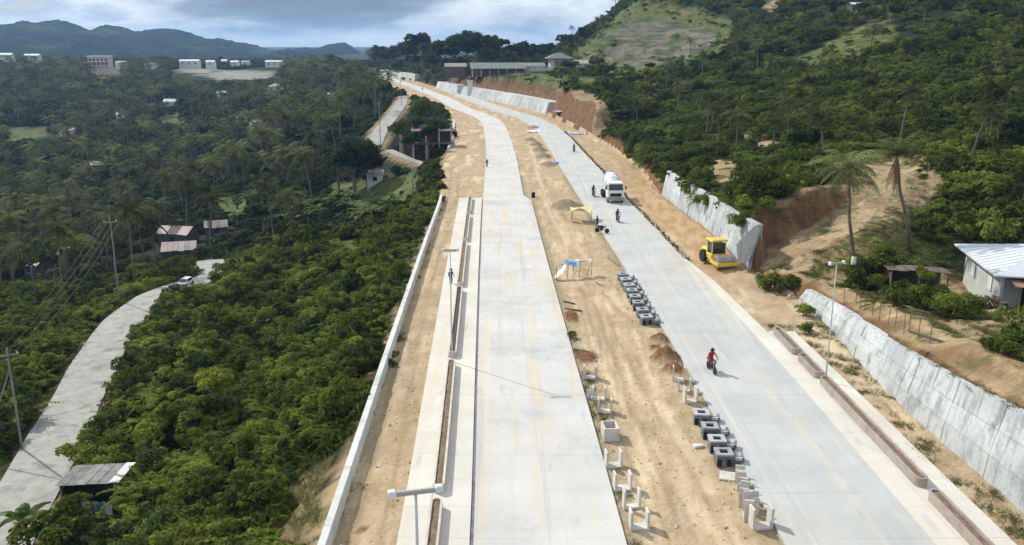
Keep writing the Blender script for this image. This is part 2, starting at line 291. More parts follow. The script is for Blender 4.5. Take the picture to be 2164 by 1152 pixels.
def ground_mats():
    m = bpy.data.materials.new('terrain'); m.use_nodes = True; nt = m.node_tree; b = nt.nodes['Principled BSDF']; b.inputs['Roughness'].default_value = .95; b.inputs['Specular IOR Level'].default_value = .1
    at = nt.nodes.new('ShaderNodeAttribute'); at.attribute_name = 'zone'; sx = nt.nodes.new('ShaderNodeSeparateColor'); nt.links.new(at.outputs['Color'], sx.inputs[0])
    green = mixn(nt, (.008, .014, .005), (.024, .036, .012), noise(nt, .35, 8, lo=.35, hi=.65))  # near-black green puts the shadow between bushes into the ground colour
    green = mixn(nt, green, (.05, .042, .024), noise(nt, .9, 6, lo=.58, hi=.72))
    bright = mixn(nt, (.045, .065, .018), (.13, .145, .045), noise(nt, .3, 9, lo=.38, hi=.62, rough=.7)); bright = mixn(nt, bright, (.16, .13, .07), noise(nt, .12, 8, lo=.56, hi=.68))
    rockc = mixn(nt, (.10, .095, .075), (.17, .15, .115), noise(nt, .35, 7, lo=.4, hi=.6, stretch=(.4, .4, 3)))
    rockc = mixn(nt, rockc, (.06, .085, .025), noise(nt, .12, 8, lo=.48, hi=.56, stretch=(.4, .4, 2))); rockc = mixn(nt, rockc, (.05, .045, .035), noise(nt, .25, 8, lo=.55, hi=.65, stretch=(.25, .25, 3)))
    soil = mixn(nt, (.24, .17, .095), (.40, .30, .175), noise(nt, .35, 9, lo=.3, hi=.7))
    soil = mixn(nt, soil, (.22, .14, .075), noise(nt, .16, 6, lo=.52, hi=.70)); soil = mixn(nt, soil, (.12, .125, .055), noise(nt, .55, 8, lo=.52, hi=.64))
    # red-brown subsoil on steep cut faces, their shade put into a darker colour
    geo = nt.nodes.new('ShaderNodeNewGeometry'); sn = nt.nodes.new('ShaderNodeSeparateXYZ'); nt.links.new(geo.outputs['Normal'], sn.inputs[0])
    st = nt.nodes.new('ShaderNodeMapRange'); st.inputs[1].default_value = .92; st.inputs[2].default_value = .75; nt.links.new(sn.outputs[2], st.inputs[0])
    cut = mixn(nt, (.10, .055, .03), (.21, .12, .06), noise(nt, .8, 8, lo=.35, hi=.65, stretch=(1, 1, .18)))
    soil = mixn(nt, soil, (.46, .36, .22), noise(nt, .5, 9, lo=.56, hi=.68, rough=.7)); soil = mixn(nt, soil, (.16, .105, .06), noise(nt, 1.7, 9, lo=.57, hi=.70, rough=.7)); soil = mixn(nt, soil, cut, st.outputs[0])
    fieldc = mixn(nt, (.20, .20, .16), (.27, .26, .21), noise(nt, .05, 4))
    c = mixn(nt, green, bright, sx.outputs[1]); c = mixn(nt, c, soil, sx.outputs[0]); c = mixn(nt, c, rockc, sx.outputs[2])
    at2 = nt.nodes.new('ShaderNodeAttribute'); at2.attribute_name = 'field'; c = mixn(nt, c, fieldc, at2.outputs['Fac'])
    nt.links.new(c, b.inputs['Base Color']); nt.links.new(bumpn(nt, 1.6, .35, 8), b.inputs['Normal']); M['terrain'] = m
    # graded construction earth
    m = bpy.data.materials.new('earth'); m.use_nodes = True; nt = m.node_tree; b = nt.nodes['Principled BSDF']; b.inputs['Roughness'].default_value = .95; b.inputs['Specular IOR Level'].default_value = .1
    c = mixn(nt, (.37, .275, .165), (.52, .415, .275), noise(nt, .5, 9, lo=.35, hi=.65, rough=.65))
    c = mixn(nt, c, (.62, .50, .33), noise(nt, .45, 7, lo=.52, hi=.62, stretch=(1, .16, 1)))
    c = mixn(nt, c, (.33, .235, .13), noise(nt, .7, 8, lo=.56, hi=.70, stretch=(1, .22, 1)))
    c = mixn(nt, c, (.36, .29, .19), noise(nt, .17, 8, lo=.54, hi=.68))
    c = mixn(nt, c, (.60, .53, .42), noise(nt, 5, 2, lo=.62, hi=.75))
    aw = nt.nodes.new('ShaderNodeAttribute'); aw.attribute_name = 'wear'; sw = nt.nodes.new('ShaderNodeSeparateColor'); nt.links.new(aw.outputs['Color'], sw.inputs[0])
    c = mixn(nt, c, mixn(nt, (.68, .57, .40), (.60, .48, .32), noise(nt, 1.5, 6)), sw.outputs[0]); c = mixn(nt, c, mixn(nt, (.27, .225, .15), (.36, .30, .20), noise(nt, 2, 6)), sw.outputs[1]); c = mixn(nt, c, mixn(nt, c, (.27, .20, .12), .6), sw.outputs[2])
    at = nt.nodes.new('ShaderNodeAttribute'); at.attribute_name = 'heap'; sx = nt.nodes.new('ShaderNodeSeparateColor'); nt.links.new(at.outputs['Color'], sx.inputs[0])
    c = mixn(nt, c, mixn(nt, (.35, .235, .125), (.46, .33, .19), noise(nt, 1.1, 6, stretch=(1, .3, 1))), sx.outputs[0])
    c = mixn(nt, c, mixn(nt, (.22, .17, .11), (.29, .24, .17), noise(nt, 2.5, 5)), sx.outputs[1])
    c = mixn(nt, c, mixn(nt, (.13, .065, .03), (.22, .12, .06), noise(nt, 2.5, 5)), sx.outputs[2])
    c = mixn(nt, c, (.90, .875, .855), 1.0, 'MULTIPLY')
    nt.links.new(c, b.inputs['Base Color']); nt.links.new(bumpn(nt, 3.2, .09, 7), b.inputs['Normal']); M['earth'] = m
    # concrete pavements
    for nm, c0, c1, dust, rnd in (('pave_new', (.48, .47, .445), (.56, .55, .525), .9, .02), ('pave_wet', (.40, .41, .40), (.48, .49, .475), .40, .015), ('walk', (.54, .51, .45), (.62, .59, .53), .5, .04),
                                  ('wall', (.39, .41, .41), (.53, .55, .545), 0, .05)):
        m = bpy.data.materials.new(nm); m.use_nodes = True; nt = m.node_tree; b = nt.nodes['Principled BSDF']; b.inputs['Roughness'].default_value = .85; b.inputs['Specular IOR Level'].default_value = .2
        c = mixn(nt, c0, c1, noise(nt, .22, 8, lo=.35, hi=.65))
        if dust: c = mixn(nt, c, mixn(nt, c, (.56, .47, .34), dust), noise(nt, .8, 9, lo=.50, hi=.68, stretch=(1, .07, 1)))
        if dust: c = mixn(nt, c, mixn(nt, c, (.36, .36, .36), .55), noise(nt, 1.1, 9, lo=.60, hi=.72, stretch=(1, .25, 1)))
        if nm.startswith('pave'):
            c = mixn(nt, c, (.60, .54, .44), noise(nt, .9, 10, lo=.54, hi=.75, stretch=(1.4, .03, 1)))
            c = mixn(nt, c, (.37, .37, .36), noise(nt, 1.0, 10, lo=.56, hi=.80, stretch=(1.2, .035, 1)))
            c = mixn(nt, c, (.40, .41, .41), noise(nt, .12, 9, lo=.54, hi=.66, rough=.7))
        if nm == 'wall':
            c = mixn(nt, c, (.22, .245, .25), noise(nt, .9, 10, lo=.50, hi=.66, stretch=(.9, .9, .45), rough=.7)); c = mixn(nt, c, (.25, .27, .265), noise(nt, 1.6, 8, lo=.54, hi=.72, stretch=(1.2, 1.2, .1)))
            c = mixn(nt, c, (.54, .56, .56), noise(nt, .09, 9, lo=.54, hi=.58, rough=.7)); c = mixn(nt, c, (.30, .32, .32), noise(nt, 3.5, 8, lo=.55, hi=.75))
        oi = nt.nodes.new('ShaderNodeObjectInfo'); mr = nt.nodes.new('ShaderNodeMapRange'); mr.inputs[3].default_value = 1-rnd; mr.inputs[4].default_value = 1+rnd; nt.links.new(oi.outputs['Random'], mr.inputs[0])
        sc = nt.nodes.new('ShaderNodeVectorMath'); sc.operation = 'SCALE'; nt.links.new(c, sc.inputs[0]); nt.links.new(mr.outputs[0], sc.inputs['Scale'])
        nt.links.new(sc.outputs[0], b.inputs['Base Color']); nt.links.new(bumpn(nt, 6, .012, 6), b.inputs['Normal']); M[nm] = m
ground_mats()
def leafmat(name, dark, light, yell, cluster=.08, trans=.3, rough=.7, spec=.05):
    m = bpy.data.materials.new(name); m.use_nodes = True; nt = m.node_tree; N = nt.nodes.new; L = nt.links.new
    nt.nodes.clear(); out = N('ShaderNodeOutputMaterial')
    oi = N('ShaderNodeObjectInfo')
    pw = N('ShaderNodeMath'); pw.operation = 'POWER'; L(oi.outputs['Random'], pw.inputs[0]); pw.inputs[1].default_value = 1.35
    c = mixn(nt, tuple(v*.75 for v in dark), tuple(v*1.45 for v in light), pw.outputs[0])  # random tone per plant, widened to put bright leaf highlights into the colour
    c = mixn(nt, c, mixn(nt, c, yell, .75), noise(nt, cluster, 4, lo=.50, hi=.64))
    c = mixn(nt, c, tuple(v*.45 for v in dark), noise(nt, cluster*2.7, 3, lo=.62, hi=.40))
    c = mixn(nt, c, light, noise(nt, 2.5, 2, lo=.52, hi=.75))
    d = N('ShaderNodeBsdfPrincipled'); d.inputs['Roughness'].default_value = rough; d.inputs['Specular IOR Level'].default_value = spec; L(c, d.inputs['Base Color'])
    t = N('ShaderNodeBsdfTranslucent'); L(mixn(nt, c, (.5, .6, .1), .12), t.inputs['Color'])
    mx = N('ShaderNodeMixShader'); mx.inputs[0].default_value = trans; L(d.outputs[0], mx.inputs[1]); L(t.outputs[0], mx.inputs[2]); L(mx.outputs[0], out.inputs[0])
    return m
M['bush'] = leafmat('bush_leaf', (.095, .13, .020), (.19, .235, .036), (.25, .27, .045), .09)
M['bush_hill'] = leafmat('hill_bush_leaf', (.060, .095, .018), (.135, .180, .033), (.22, .24, .045), .045)
M['bush_light'] = leafmat('light_bush_leaf', (.17, .225, .03), (.24, .29, .045), (.29, .32, .06), .09)  # lighter kind of bush, with sunlit clumps put into its colour
M['tree'] = leafmat('tree_leaf', (.032, .060, .016), (.062, .100, .024), (.095, .125, .030), .03)
M['far'] = leafmat('far_leaf', (.016, .030, .011), (.040, .060, .018), (.085, .11, .028), .025)  # darkened green, the valley's cloud shadow put into the leaf colour
M['palm'] = leafmat('palm_leaf', (.026, .040, .014), (.15, .17, .065), (.19, .20, .085), .05, .25, .75, .04)  # pale end of the range puts frond highlights into the leaf colour
M['banana'] = leafmat('banana_leaf', (.06, .11, .02), (.12, .18, .04), (.18, .2, .05), .2, .4, .4)
M['grass'] = leafmat('grass_blade', (.12, .13, .04), (.20, .19, .08), (.26, .24, .12), .5)
M['deadfrond'] = mat('dead_frond', (.16, .10, .05), var=(.24, .16, .08), vscale=2)
M['yellowleaf'] = leafmat('yellow_leaf', (.24, .28, .03), (.32, .34, .045), (.36, .34, .05), .3)
M['bark'] = mat('bark', (.10, .08, .06), var=(.20, .17, .13), vscale=1.3, rough=.95)
M['wood'] = mat('wood', (.17, .11, .07), var=(.30, .22, .15), vscale=3, rnd=.2)
M['conc'] = mat('precast_concrete', (.46, .43, .39), var=(.64, .61, .56), vscale=1.5, bump=.006, bscale=20, rnd=.08)
M['midconc'] = mat('grey_cast_collar', (.27, .285, .30), var=(.42, .43, .44), vscale=2.2, rnd=.15)
M['bed'] = mat('slab_bed', (.34, .33, .31), var=(.42, .40, .37), vscale=2)
M['dconc'] = mat('grey_precast', (.09, .10, .11), var=(.20, .21, .22), vscale=1.8, bump=.006, bscale=20, rnd=.15)
M['plant_wall'] = mat('planter_concrete', (.42, .38, .34), var=(.58, .53, .47), vscale=1.2, bump=.006, bscale=20, rnd=.06)
M['plant_wall2'] = mat('brown_planter_concrete', (.26, .22, .19), var=(.38, .33, .29), vscale=1.0, bump=.006, bscale=20, rnd=.06)
M['polegrey'] = mat('weathered_pole', (.20, .20, .19), var=(.30, .29, .27), vscale=.8)
M['soil'] = mat('soil', (.13, .09, .055), var=(.24, .175, .11), vscale=3, bump=.05, bscale=9)
M['clod'] = mat('clod', (.36, .26, .15), var=(.46, .35, .22), vscale=4)
M['soil_dark'] = mat('soil_dark', (.04, .035, .03), var=(.09, .08, .06), vscale=3, bump=.04, bscale=9)
M['parapet'] = mat('parapet_concrete', (.44, .45, .44), var=(.62, .62, .59), vscale=.9, detail=10, bump=.01, bscale=12, rnd=.10)
M['galv'] = mat('galvanised_steel', (.50, .52, .54), rough=.45, metal=.35, rnd=.05)
M['darkmetal'] = mat('dark_metal', (.05, .05, .055), rough=.5)
M['black'] = mat('black_rubber', (.018, .018, .018), rough=.8)
M['white'] = mat('white_paint', (.78, .78, .78), rough=.35, var=(.68, .68, .66), vscale=1.5, spec=.5)
M['glass'] = mat('dark_glass', (.015, .02, .025), rough=.08, spec=.8)
M['yellow'] = mat('yellow_paint', (.72, .52, .05), rough=.45, var=(.60, .43, .06), vscale=2, spec=.4)
M['drum'] = mat('steel_drum', (.36, .34, .33), rough=.45, metal=.5, var=(.26, .22, .18), vscale=2)
M['rim'] = mat('wheel_rim', (.4, .4, .4), rough=.5, metal=.4)
M['roofwhite'] = mat('white_roof_sheet', (.56, .60, .64), rough=.6, var=(.50, .54, .58), vscale=.5, spec=.3)
M['roofred'] = mat('rusty_red_roof', (.22, .09, .07), rough=.6, var=(.34, .20, .17), vscale=1.2, rnd=.1)
M['rustdark'] = mat('dark_rusty_sheet', (.09, .065, .055), var=(.18, .13, .11), vscale=1.5, rnd=.25)
M['shackroof'] = mat('old_shack_roof', (.13, .125, .12), var=(.26, .25, .235), vscale=1.6, rnd=.3, detail=8)
M['roofgrey'] = mat('weathered_grey_roof', (.24, .23, .22), rough=.7, var=(.36, .33, .30), vscale=.8, rnd=.15)
M['roofgreen'] = mat('green_roof', (.12, .145, .125), rough=.6, var=(.18, .20, .18), vscale=.3)
M['rooftan'] = mat('pinkish_roof', (.36, .27, .24), rough=.7, var=(.46, .38, .34), vscale=.3)
M['plaster'] = mat('plaster', (.40, .41, .39), var=(.50, .51, .49), vscale=.8, rnd=.06, bump=.01)
M['pinkwall'] = mat('pink_plaster', (.60, .46, .42), var=(.68, .55, .50), vscale=.3)
M['whitewall'] = mat('white_plaster', (.66, .66, .64), var=(.56, .56, .54), vscale=.4)
M['darkwall'] = mat('dark_timber', (.06, .05, .045), var=(.11, .09, .08), vscale=1)
M['tarp_blue'] = mat('blue_tarp', (.06, .20, .50), rough=.5, var=(.09, .27, .58), vscale=1.5)
M['tarp_white'] = mat('white_tarp', (.62, .62, .64), rough=.5, var=(.72, .70, .68), vscale=1.5)
M['tarp_yellow'] = mat('yellow_tarp', (.52, .48, .20), rough=.8, var=(.62, .58, .34), vscale=1)
M['pinkcloth'] = mat('pale_pink_sack', (.55, .42, .38), rough=.8)
M['lilac'] = mat('lilac_cloth', (.33, .30, .52), rough=.8, var=(.42, .40, .6), vscale=3)
M['skin'] = mat('skin', (.25, .13, .08), rough=.6)
M['redshirt'] = mat('red_jacket', (.32, .03, .05), rough=.8)
M['darkshirt'] = mat('dark_shirt', (.03, .035, .05), rough=.8)
M['jeans'] = mat('dark_trousers', (.03, .04, .07), rough=.85)
M['helmet'] = mat('black_helmet', (.02, .02, .022), rough=.3)
M['redpaint'] = mat('red_motorcycle_paint', (.35, .02, .03), rough=.35)
M['wire'] = mat('black_cable', (.05, .05, .05), rough=.6)
M['mountain'] = None

# ------------------------------------------------------------------ object helpers
def setp(o, label=None, cat=None, group=None, kind=None):
    if label: o['label'] = label
    if cat: o['category'] = cat
    if group: o['group'] = group
    if kind: o['kind'] = kind
    return o
def link(name, data, parent=None, loc=(0, 0, 0), rot=(0, 0, 0), scl=(1, 1, 1)):
    o = bpy.data.objects.new(name, data); COL.objects.link(o); o.location = loc; o.rotation_euler = rot
    o.scale = scl if hasattr(scl, '__len__') else (scl,)*3
    if parent: o.parent = parent
    return o
class MB:
    def __init__(s): s.v = []; s.f = []; s.m = []; s.mats = []
    def mi(s, m):
        if m not in s.mats: s.mats.append(m)
        return s.mats.index(m)
    def add(s, vs, fs, m, X=None):
        o = len(s.v); k = s.mi(m)
        for v in vs: s.v.append(tuple(X@Vector(v)) if X is not None else tuple(v))
        for f in fs: s.f.append([i+o for i in f]); s.m.append(k)
        return s
    def box(s, x0, x1, y0, y1, z0, z1, m, X=None, tap=0):
        t = tap
        v = [(x0, y0, z0), (x1, y0, z0), (x1, y1, z0), (x0, y1, z0), (x0+t, y0+t, z1), (x1-t, y0+t, z1), (x1-t, y1-t, z1), (x0+t, y1-t, z1)]
        return s.add(v, [(0, 3, 2, 1), (4, 5, 6, 7), (0, 1, 5, 4), (1, 2, 6, 5), (2, 3, 7, 6), (3, 0, 4, 7)], m, X)
    def rbox(s, x0, x1, y0, y1, z0, z1, m, b=.05, X=None):
        # box with chamfered top edges
        v = [(x0, y0, z0), (x1, y0, z0), (x1, y1, z0), (x0, y1, z0), (x0, y0, z1-b), (x1, y0, z1-b), (x1, y1, z1-b), (x0, y1, z1-b), (x0+b, y0+b, z1), (x1-b, y0+b, z1), (x1-b, y1-b, z1), (x0+b, y1-b, z1)]
        f = [(0, 3, 2, 1), (8, 9, 10, 11)]+[(i, (i+1) % 4, (i+1) % 4+4, i+4) for i in range(4)]+[(i+4, (i+1) % 4+4, (i+1) % 4+8, i+8) for i in range(4)]
        return s.add(v, f, m, X)
    def tube(s, pts, rad, m, n=6, cap=True):
        vs = []; fs = []; pts = [Vector(p) for p in pts]
        rr = rad if hasattr(rad, '__len__') else [rad]*len(pts)
        for i, p in enumerate(pts):
            d = (pts[min(i+1, len(pts)-1)]-pts[max(i-1, 0)]).normalized(); a = d.orthogonal().normalized() if abs(d.z) > .9 else d.cross(Vector((0, 0, 1))).normalized(); b = d.cross(a)
            for k in range(n):
                t = 2*pi*k/n; vs.append(p+(a*cos(t)+b*sin(t))*rr[i])
        for i in range(len(pts)-1):
            for k in range(n): fs.append((i*n+k, i*n+(k+1) % n, (i+1)*n+(k+1) % n, (i+1)*n+k))
        if cap: fs.append(tuple(range(n))[::-1]); fs.append(tuple((len(pts)-1)*n+k for k in range(n)))
        return s.add(vs, fs, m)
    def lathe(s, prof, m, n=20, X=None):
        vs = []; fs = []
        for r, z in prof:
            for k in range(n): vs.append((r*cos(2*pi*k/n), r*sin(2*pi*k/n), z))
        for i in range(len(prof)-1):
            for k in range(n): fs.append((i*n+k, i*n+(k+1) % n, (i+1)*n+(k+1) % n, (i+1)*n+k))
        fs.append(tuple(range(n))[::-1]); fs.append(tuple((len(prof)-1)*n+k for k in range(n)))
        return s.add(vs, fs, m, X)
    def mesh(s, name, smooth=False):
        me = bpy.data.meshes.new(name); me.from_pydata(s.v, [], s.f)
        for m in s.mats: me.materials.append(M[m])
        me.polygons.foreach_set('material_index', s.m)
        if smooth: me.polygons.foreach_set('use_smooth', [True]*len(s.f))
        me.update(); return me
def gridmesh(name, X, Y, Z, material, attrs=None, smooth=True):
    r, c = X.shape; v = np.stack([X, Y, Z], -1).reshape(-1, 3)
    idx = np.arange(r*c).reshape(r, c); f = np.stack([idx[:-1, :-1], idx[:-1, 1:], idx[1:, 1:], idx[1:, :-1]], -1).reshape(-1, 4)
    me = bpy.data.meshes.new(name); me.vertices.add(len(v)); me.vertices.foreach_set('co', v.ravel())
    me.loops.add(f.size); me.loops.foreach_set('vertex_index', f.ravel().astype(np.int32)); me.polygons.add(len(f)); me.polygons.foreach_set('loop_start', np.arange(0, f.size, 4, dtype=np.int32))
    me.update(calc_edges=True); me.validate()
    if smooth: me.polygons.foreach_set('use_smooth', np.ones(len(f), bool))
    if attrs:
        for k, a in attrs.items():
            at = me.attributes.new(k, 'FLOAT_COLOR', 'POINT'); at.data.foreach_set('color', a.reshape(-1, 4).astype(np.float32).ravel())
    me.materials.append(material); return me

# ------------------------------------------------------------------ terrain
def growing(a, b, step0, g, cap):
    r = [a]; s = step0
    while r[-1] < b: r.append(r[-1]+s); s = min(s*g, cap)
    return r
xp = [v for v in growing(34, 900, .9, 1.03, 14)]; xn = [-v for v in growing(6, 1300, .9, 1.02, 13)][::-1]
xs = np.array(xn+list(np.arange(-5.5, 20, 2.2))+list(np.arange(20, 34, .4))+xp[1:])
ys = np.array(list(np.arange(-60, 24, 4))+list(np.arange(24, 140, .9))+growing(141, 1800, 1.1, 1.018, 14))
TX, TY = np.meshgrid(xs, ys)
TZ = zfun(TX, TY)
zd, zg, zr, zf = zones(TX, TY, TZ)
steepn = wob(TX, TY, 1.7)*.15
yy = np.minimum(TY, YEND); inside = (TX > XL(yy)+.6) & (TX < XR(yy)+.2) & (TY < YEND-5) & (TY > 12)
# terraced scars on the bare shoulder of the hill
TZ = TZ+zr*1.5*np.sin(TZ*1.0+wob(TX, TY, 30)*1.5)+zg*(TY > 300)*.6*wob(TX, TY, 11)+steepn+zd*~((TX > XL(yy)) & (TX < XR(yy)+1.5))*(TX > 20)*(TY < 300)*(.16*wob(TX, TY, 2.6, 8)+.22*wob(TX, TY, 6))
TZ = np.where(inside, TZ-1.6, TZ)
me = gridmesh('terrain', TX, TY, TZ, M['terrain'], {'zone': np.stack([zd, zg, zr, np.ones_like(zd)], -1), 'field': np.stack([zf]*3+[np.ones_like(zf)], -1)})
setp(link('terrain', me), kind='structure')
# plain reaching the horizon
me = MB().box(-6000, 6000, 1600, 6900, -26, -9, 'soil').mesh('plain'); me.materials[0] = M['terrain']; setp(link('plain', me), kind='structure')
me = MB().box(-6000, 6000, -800, 1600, -60, -38, 'soil').mesh('plain'); me.materials[0] = M['terrain']; setp(link('lower_plain', me), kind='structure')

# construction earth of the road corridor
def corridor():
    Y = np.array(growing(14, YEND, .42, 1.0045, 3.0)); n = 130; t = np.linspace(0, 1, n)
    xl = XL(Y)-.5; xr = XR(Y)+.55
    X = xl[:, None]+(xr-xl)[:, None]*t[None]; YY = np.repeat(Y[:, None], n, 1); Z = zfun(X, YY)
    Z = Z+.035*rng.standard_normal(Z.shape)*np.clip(60/YY, .3, 1)
    Z[:, 0] -= .5
    q = np.zeros(X.shape)
    heap = sstep(.05, .5, (X-R2(Y)[:, None]-.6)/3)*sstep(84, 92, YY)*(1-sstep(140, 190, YY)*.7)
    sand = q.copy(); brown = q.copy()
    for i, (mx, my, rx, ry, h) in enumerate(MOUNDS):
        w_ = 1-sstep(.7, 1.1, ((X-mx)/rx)**2+((YY-my)/ry)**2)
        if i in (6, 7, 8, 9, 10, 12, 13): brown = np.maximum(brown, w_)
        else: sand = np.maximum(sand, w_)
    Z += (sand+brown)*.05*rng.standard_normal(Z.shape)
    tr = np.zeros(X.shape)
    for pl, ww in (([(1262, 802), (1330, 815), (1395, 868), (1438, 930), (1470, 985), (1490, 1040)], .75), ([(1300, 690), (1330, 800), (1360, 850)], .3), ([(1340, 700), (1390, 850), (1420, 900)], .25), ([(1375, 940), (1350, 1040), (1380, 1152)], .6), ([(1450, 960), (1440, 1050), (1470, 1152)], .7),
                   ([(1185, 470), (1215, 640), (1260, 760)], .3), ([(1160, 430), (1250, 560), (1290, 700)], .25), ([(1135, 350), (1150, 420), (1200, 520)], .4), ([(1125, 320), (1140, 380), (1165, 440)], .4)):
        d_, _, _ = pdist(X, YY, [(*G(a, b), 0) for a, b in pl]); tr = np.maximum(tr, (1-sstep(ww*.4, ww*1.3, d_+.25*wob(X, YY, 1.6)))*(.6+.4*wob(X, YY, 3)))
    Z -= tr*.04
    rut = np.zeros(X.shape)
    for cx0, a_, w0 in ((((R1(Y)+L2(Y))/2)[:, None]+.9*np.sin(YY/15), .8, 20), (((R1(Y)+L2(Y))/2)[:, None]-1.1+.7*np.sin(YY/22+2), .75, 20), (((XL(Y)+L1(Y)-3.7)/2)[:, None]+.3*np.sin(YY/18), .7, 25)):
        for sg in (-1, 1): rut = np.maximum(rut, (1-sstep(.08, .3, np.abs(X-cx0-sg*a_)))*np.clip(.5+.9*wob(X*.2, YY, w0), 0, 1)*(YY < 170))
    Z -= rut*.03
    edge = (1-sstep(.2, 1.1, np.minimum(np.abs(X-R1(Y)[:, None]), np.abs(X-L2(Y)[:, None]))+.35*wob(X, YY, 2)))*(YY < 160)
    me = gridmesh('bare_earth', X, YY, Z, M['earth'], {'wear': np.stack([np.clip(tr, 0, 1), edge, rut, q+1], -1), 'heap': np.stack([heap, sand, brown, q+1], -1)})
    setp(link('bare_earth', me), kind='structure')
corridor()

# ------------------------------------------------------------------ pavements
def strip(name, fa, fb, z0, z1, Y0, Y1, step, gap, mname, piece, lanes=1, far=None, far_step=3):
    """a base bed plus separately cast pieces with open joints"""
    m = MB(); Ys = list(np.arange(Y0, Y1, far_step))+[Y1]
    for a, b in zip(Ys[:-1], Ys[1:]):
        m.add([(float(fa(a)), a, z0-.3), (float(fb(a)), a, z0-.3), (float(fb(b)), b, z0-.3), (float(fa(b)), b, z0-.3), (float(fa(a))+.03, a, z1-.03), (float(fb(a))-.03, a, z1-.03), (float(fb(b))-.03, b, z1-.03), (float(fa(b))+.03, b, z1-.03)],
              [(4, 5, 6, 7), (0, 4, 7, 3), (1, 2, 6, 5)]+([(0, 1, 5, 4)] if a == Ys[0] else []), 'bed')
    root = setp(link(name, m.mesh(name)), kind='structure')
    Yp = Y0
    lim = Y1 if far is None else far
    def quad(mm, a, b, l, dz=0, g=gap):
        A = lambda y, t: float(fa(y))+(float(fb(y))-float(fa(y)))*t
        t0 = l/lanes; t1 = (l+1)/lanes; mid = (a+b)/2; rows = (a+g/2, mid, b-g/2)
        vs = []
        for z in (z0-.2, z1+dz):
            for y in rows: vs += [(A(y, t0)+(g/2 if l else 0), y, z), (A(y, t1)-(g/2 if l < lanes-1 else 0), y, z)]
        mm.add(vs, [(6, 7, 9, 8), (8, 9, 11, 10), (0, 1, 7, 6), (5, 4, 10, 11), (0, 6, 8, 2), (2, 8, 10, 4), (1, 3, 9, 7), (3, 5, 11, 9)], mname)
    while Yp < lim-.1:
        e = min(Yp+step, lim)
        for l in range(lanes):
            mm = MB(); quad(mm, Yp, e, l, random.uniform(-.004, .004)); link(piece, mm.mesh(piece), root)
        Yp = e
    if far is not None and far < Y1:
        mm = MB(); Yq = far
        while Yq < Y1-.1:
            e = min(Yq+step, Y1)
            for l in range(lanes): quad(mm, Yq, e, l, random.uniform(-.004, .004), gap*1.5)
            Yq = e
        setp(link('far_slabs', mm.mesh('far_slabs'), root), kind='stuff')
    return root
strip('left_road', L1, R1, 0, .10, 20, 665, 4.5, .008, 'pave_new', 'concrete_slab', 2, 185)
strip('right_road', L2, R2, 0, .10, 20, 660, 4.5, .006, 'pave_wet', 'concrete_slab', 2, 185)
off = lambda f, d: (lambda Y: f(Y)+d)
strip('gutter', off(L1, -.17), off(L1, -.0), 0, .06, 20, 134, 12, .0, 'dconc', 'gutter_channel')
strip('left_shoulder', off(L1, -1.62), off(L1, -.19), 0, .13, 20, 134.5, 3.0, .012, 'walk', 'shoulder_slab')
strip('left_pavement', off(L1, -3.7), off(L1, -2.30), 0, .16, 20, 134.5, 3.0, .012, 'walk', 'paving_slab')
strip('left_planting_bed', off(L1, -2.30), off(L1, -1.62), 0, .12, 20, 134.5, 6.0, .02, 'walk', 'bed_slab')
OUT2 = curve([(24.3, 15), (24.2, 38), (23.9, 55), (23.4, 69), (21.2, 71), (20.8, 80), (20.0, 90)])
def OUT2c(Y):
    Y = np.asarray(Y, float); return np.where(Y < 69.5, 24.25-(Y-38)*.02, np.where(Y < 86, 21.3-(Y-70)*.05, 20.5-(Y-86)*.12))
strip('right_shoulder', off(R2, .02), lambda Y: np.minimum(OUT2c(Y), R2(Y)+1.35), 0, .13, 20, 95, 3.0, .012, 'walk', 'shoulder_slab')
strip('right_pavement', lambda Y: R2(Y)+1.37, OUT2c, 0, .16, 20, 69.5, 3.0, .012, 'walk', 'paving_slab')

# side road, lane
def ribbon(name, pl, hw, dz, mname, n=4, step=2.5, piece=None, sub=None):
    pts = []
    for i in range(len(pl)-1):
        p0 = pl[max(i-1, 0)]; p1 = pl[i]; p2 = pl[i+1]; p3 = pl[min(i+2, len(pl)-1)]; L = max(2, int(math.hypot(p2[0]-p1[0], p2[1]-p1[1])/step))
        for k in range(L):
            t = k/L; pts.append([.5*((2*p1[j])+(-p0[j]+p2[j])*t+(2*p0[j]-5*p1[j]+4*p2[j]-p3[j])*t*t+(-p0[j]+3*p1[j]-3*p2[j]+p3[j])*t**3) for j in range(3)])
    pts.append(list(pl[-1])); Pn = np.array(pts); tg = np.gradient(Pn[:, :2], axis=0); tg /= np.linalg.norm(tg, axis=1)[:, None]; nm = np.stack([-tg[:, 1], tg[:, 0]], 1)
    zz = zfun(Pn[:, 0], Pn[:, 1]); zz = np.maximum(np.convolve(np.pad(zz, 5, 'edge'), np.ones(11)/11, 'valid'), zz)+dz
    m = MB()
    for i in range(len(Pn)):
        wl = hw*(1+.03*sin(i*.6)+random.uniform(-.012, .012))
        for k in (1, -1): m.v.append((Pn[i, 0]+nm[i, 0]*wl*k, Pn[i, 1]+nm[i, 1]*wl*k, zz[i]))
        for k in (1, -1): m.v.append((Pn[i, 0]+nm[i, 0]*wl*k, Pn[i, 1]+nm[i, 1]*wl*k, zz[i]-.6))
    for i in range(len(Pn)-1):
        a = 4*i; m.f += [[a, a+4, a+5, a+1], [a+2, a+6, a+4, a], [a+1, a+5, a+7, a+3]]; m.m += [0]*3
    m.mats = [mname]; root = setp(link(name, m.mesh(name)), kind='structure'); return Pn, zz, nm
M['oldroad'] = mat('old_concrete', (.27, .265, .235), var=(.37, .36, .325), vscale=.8, detail=9, bump=.01, bscale=8)
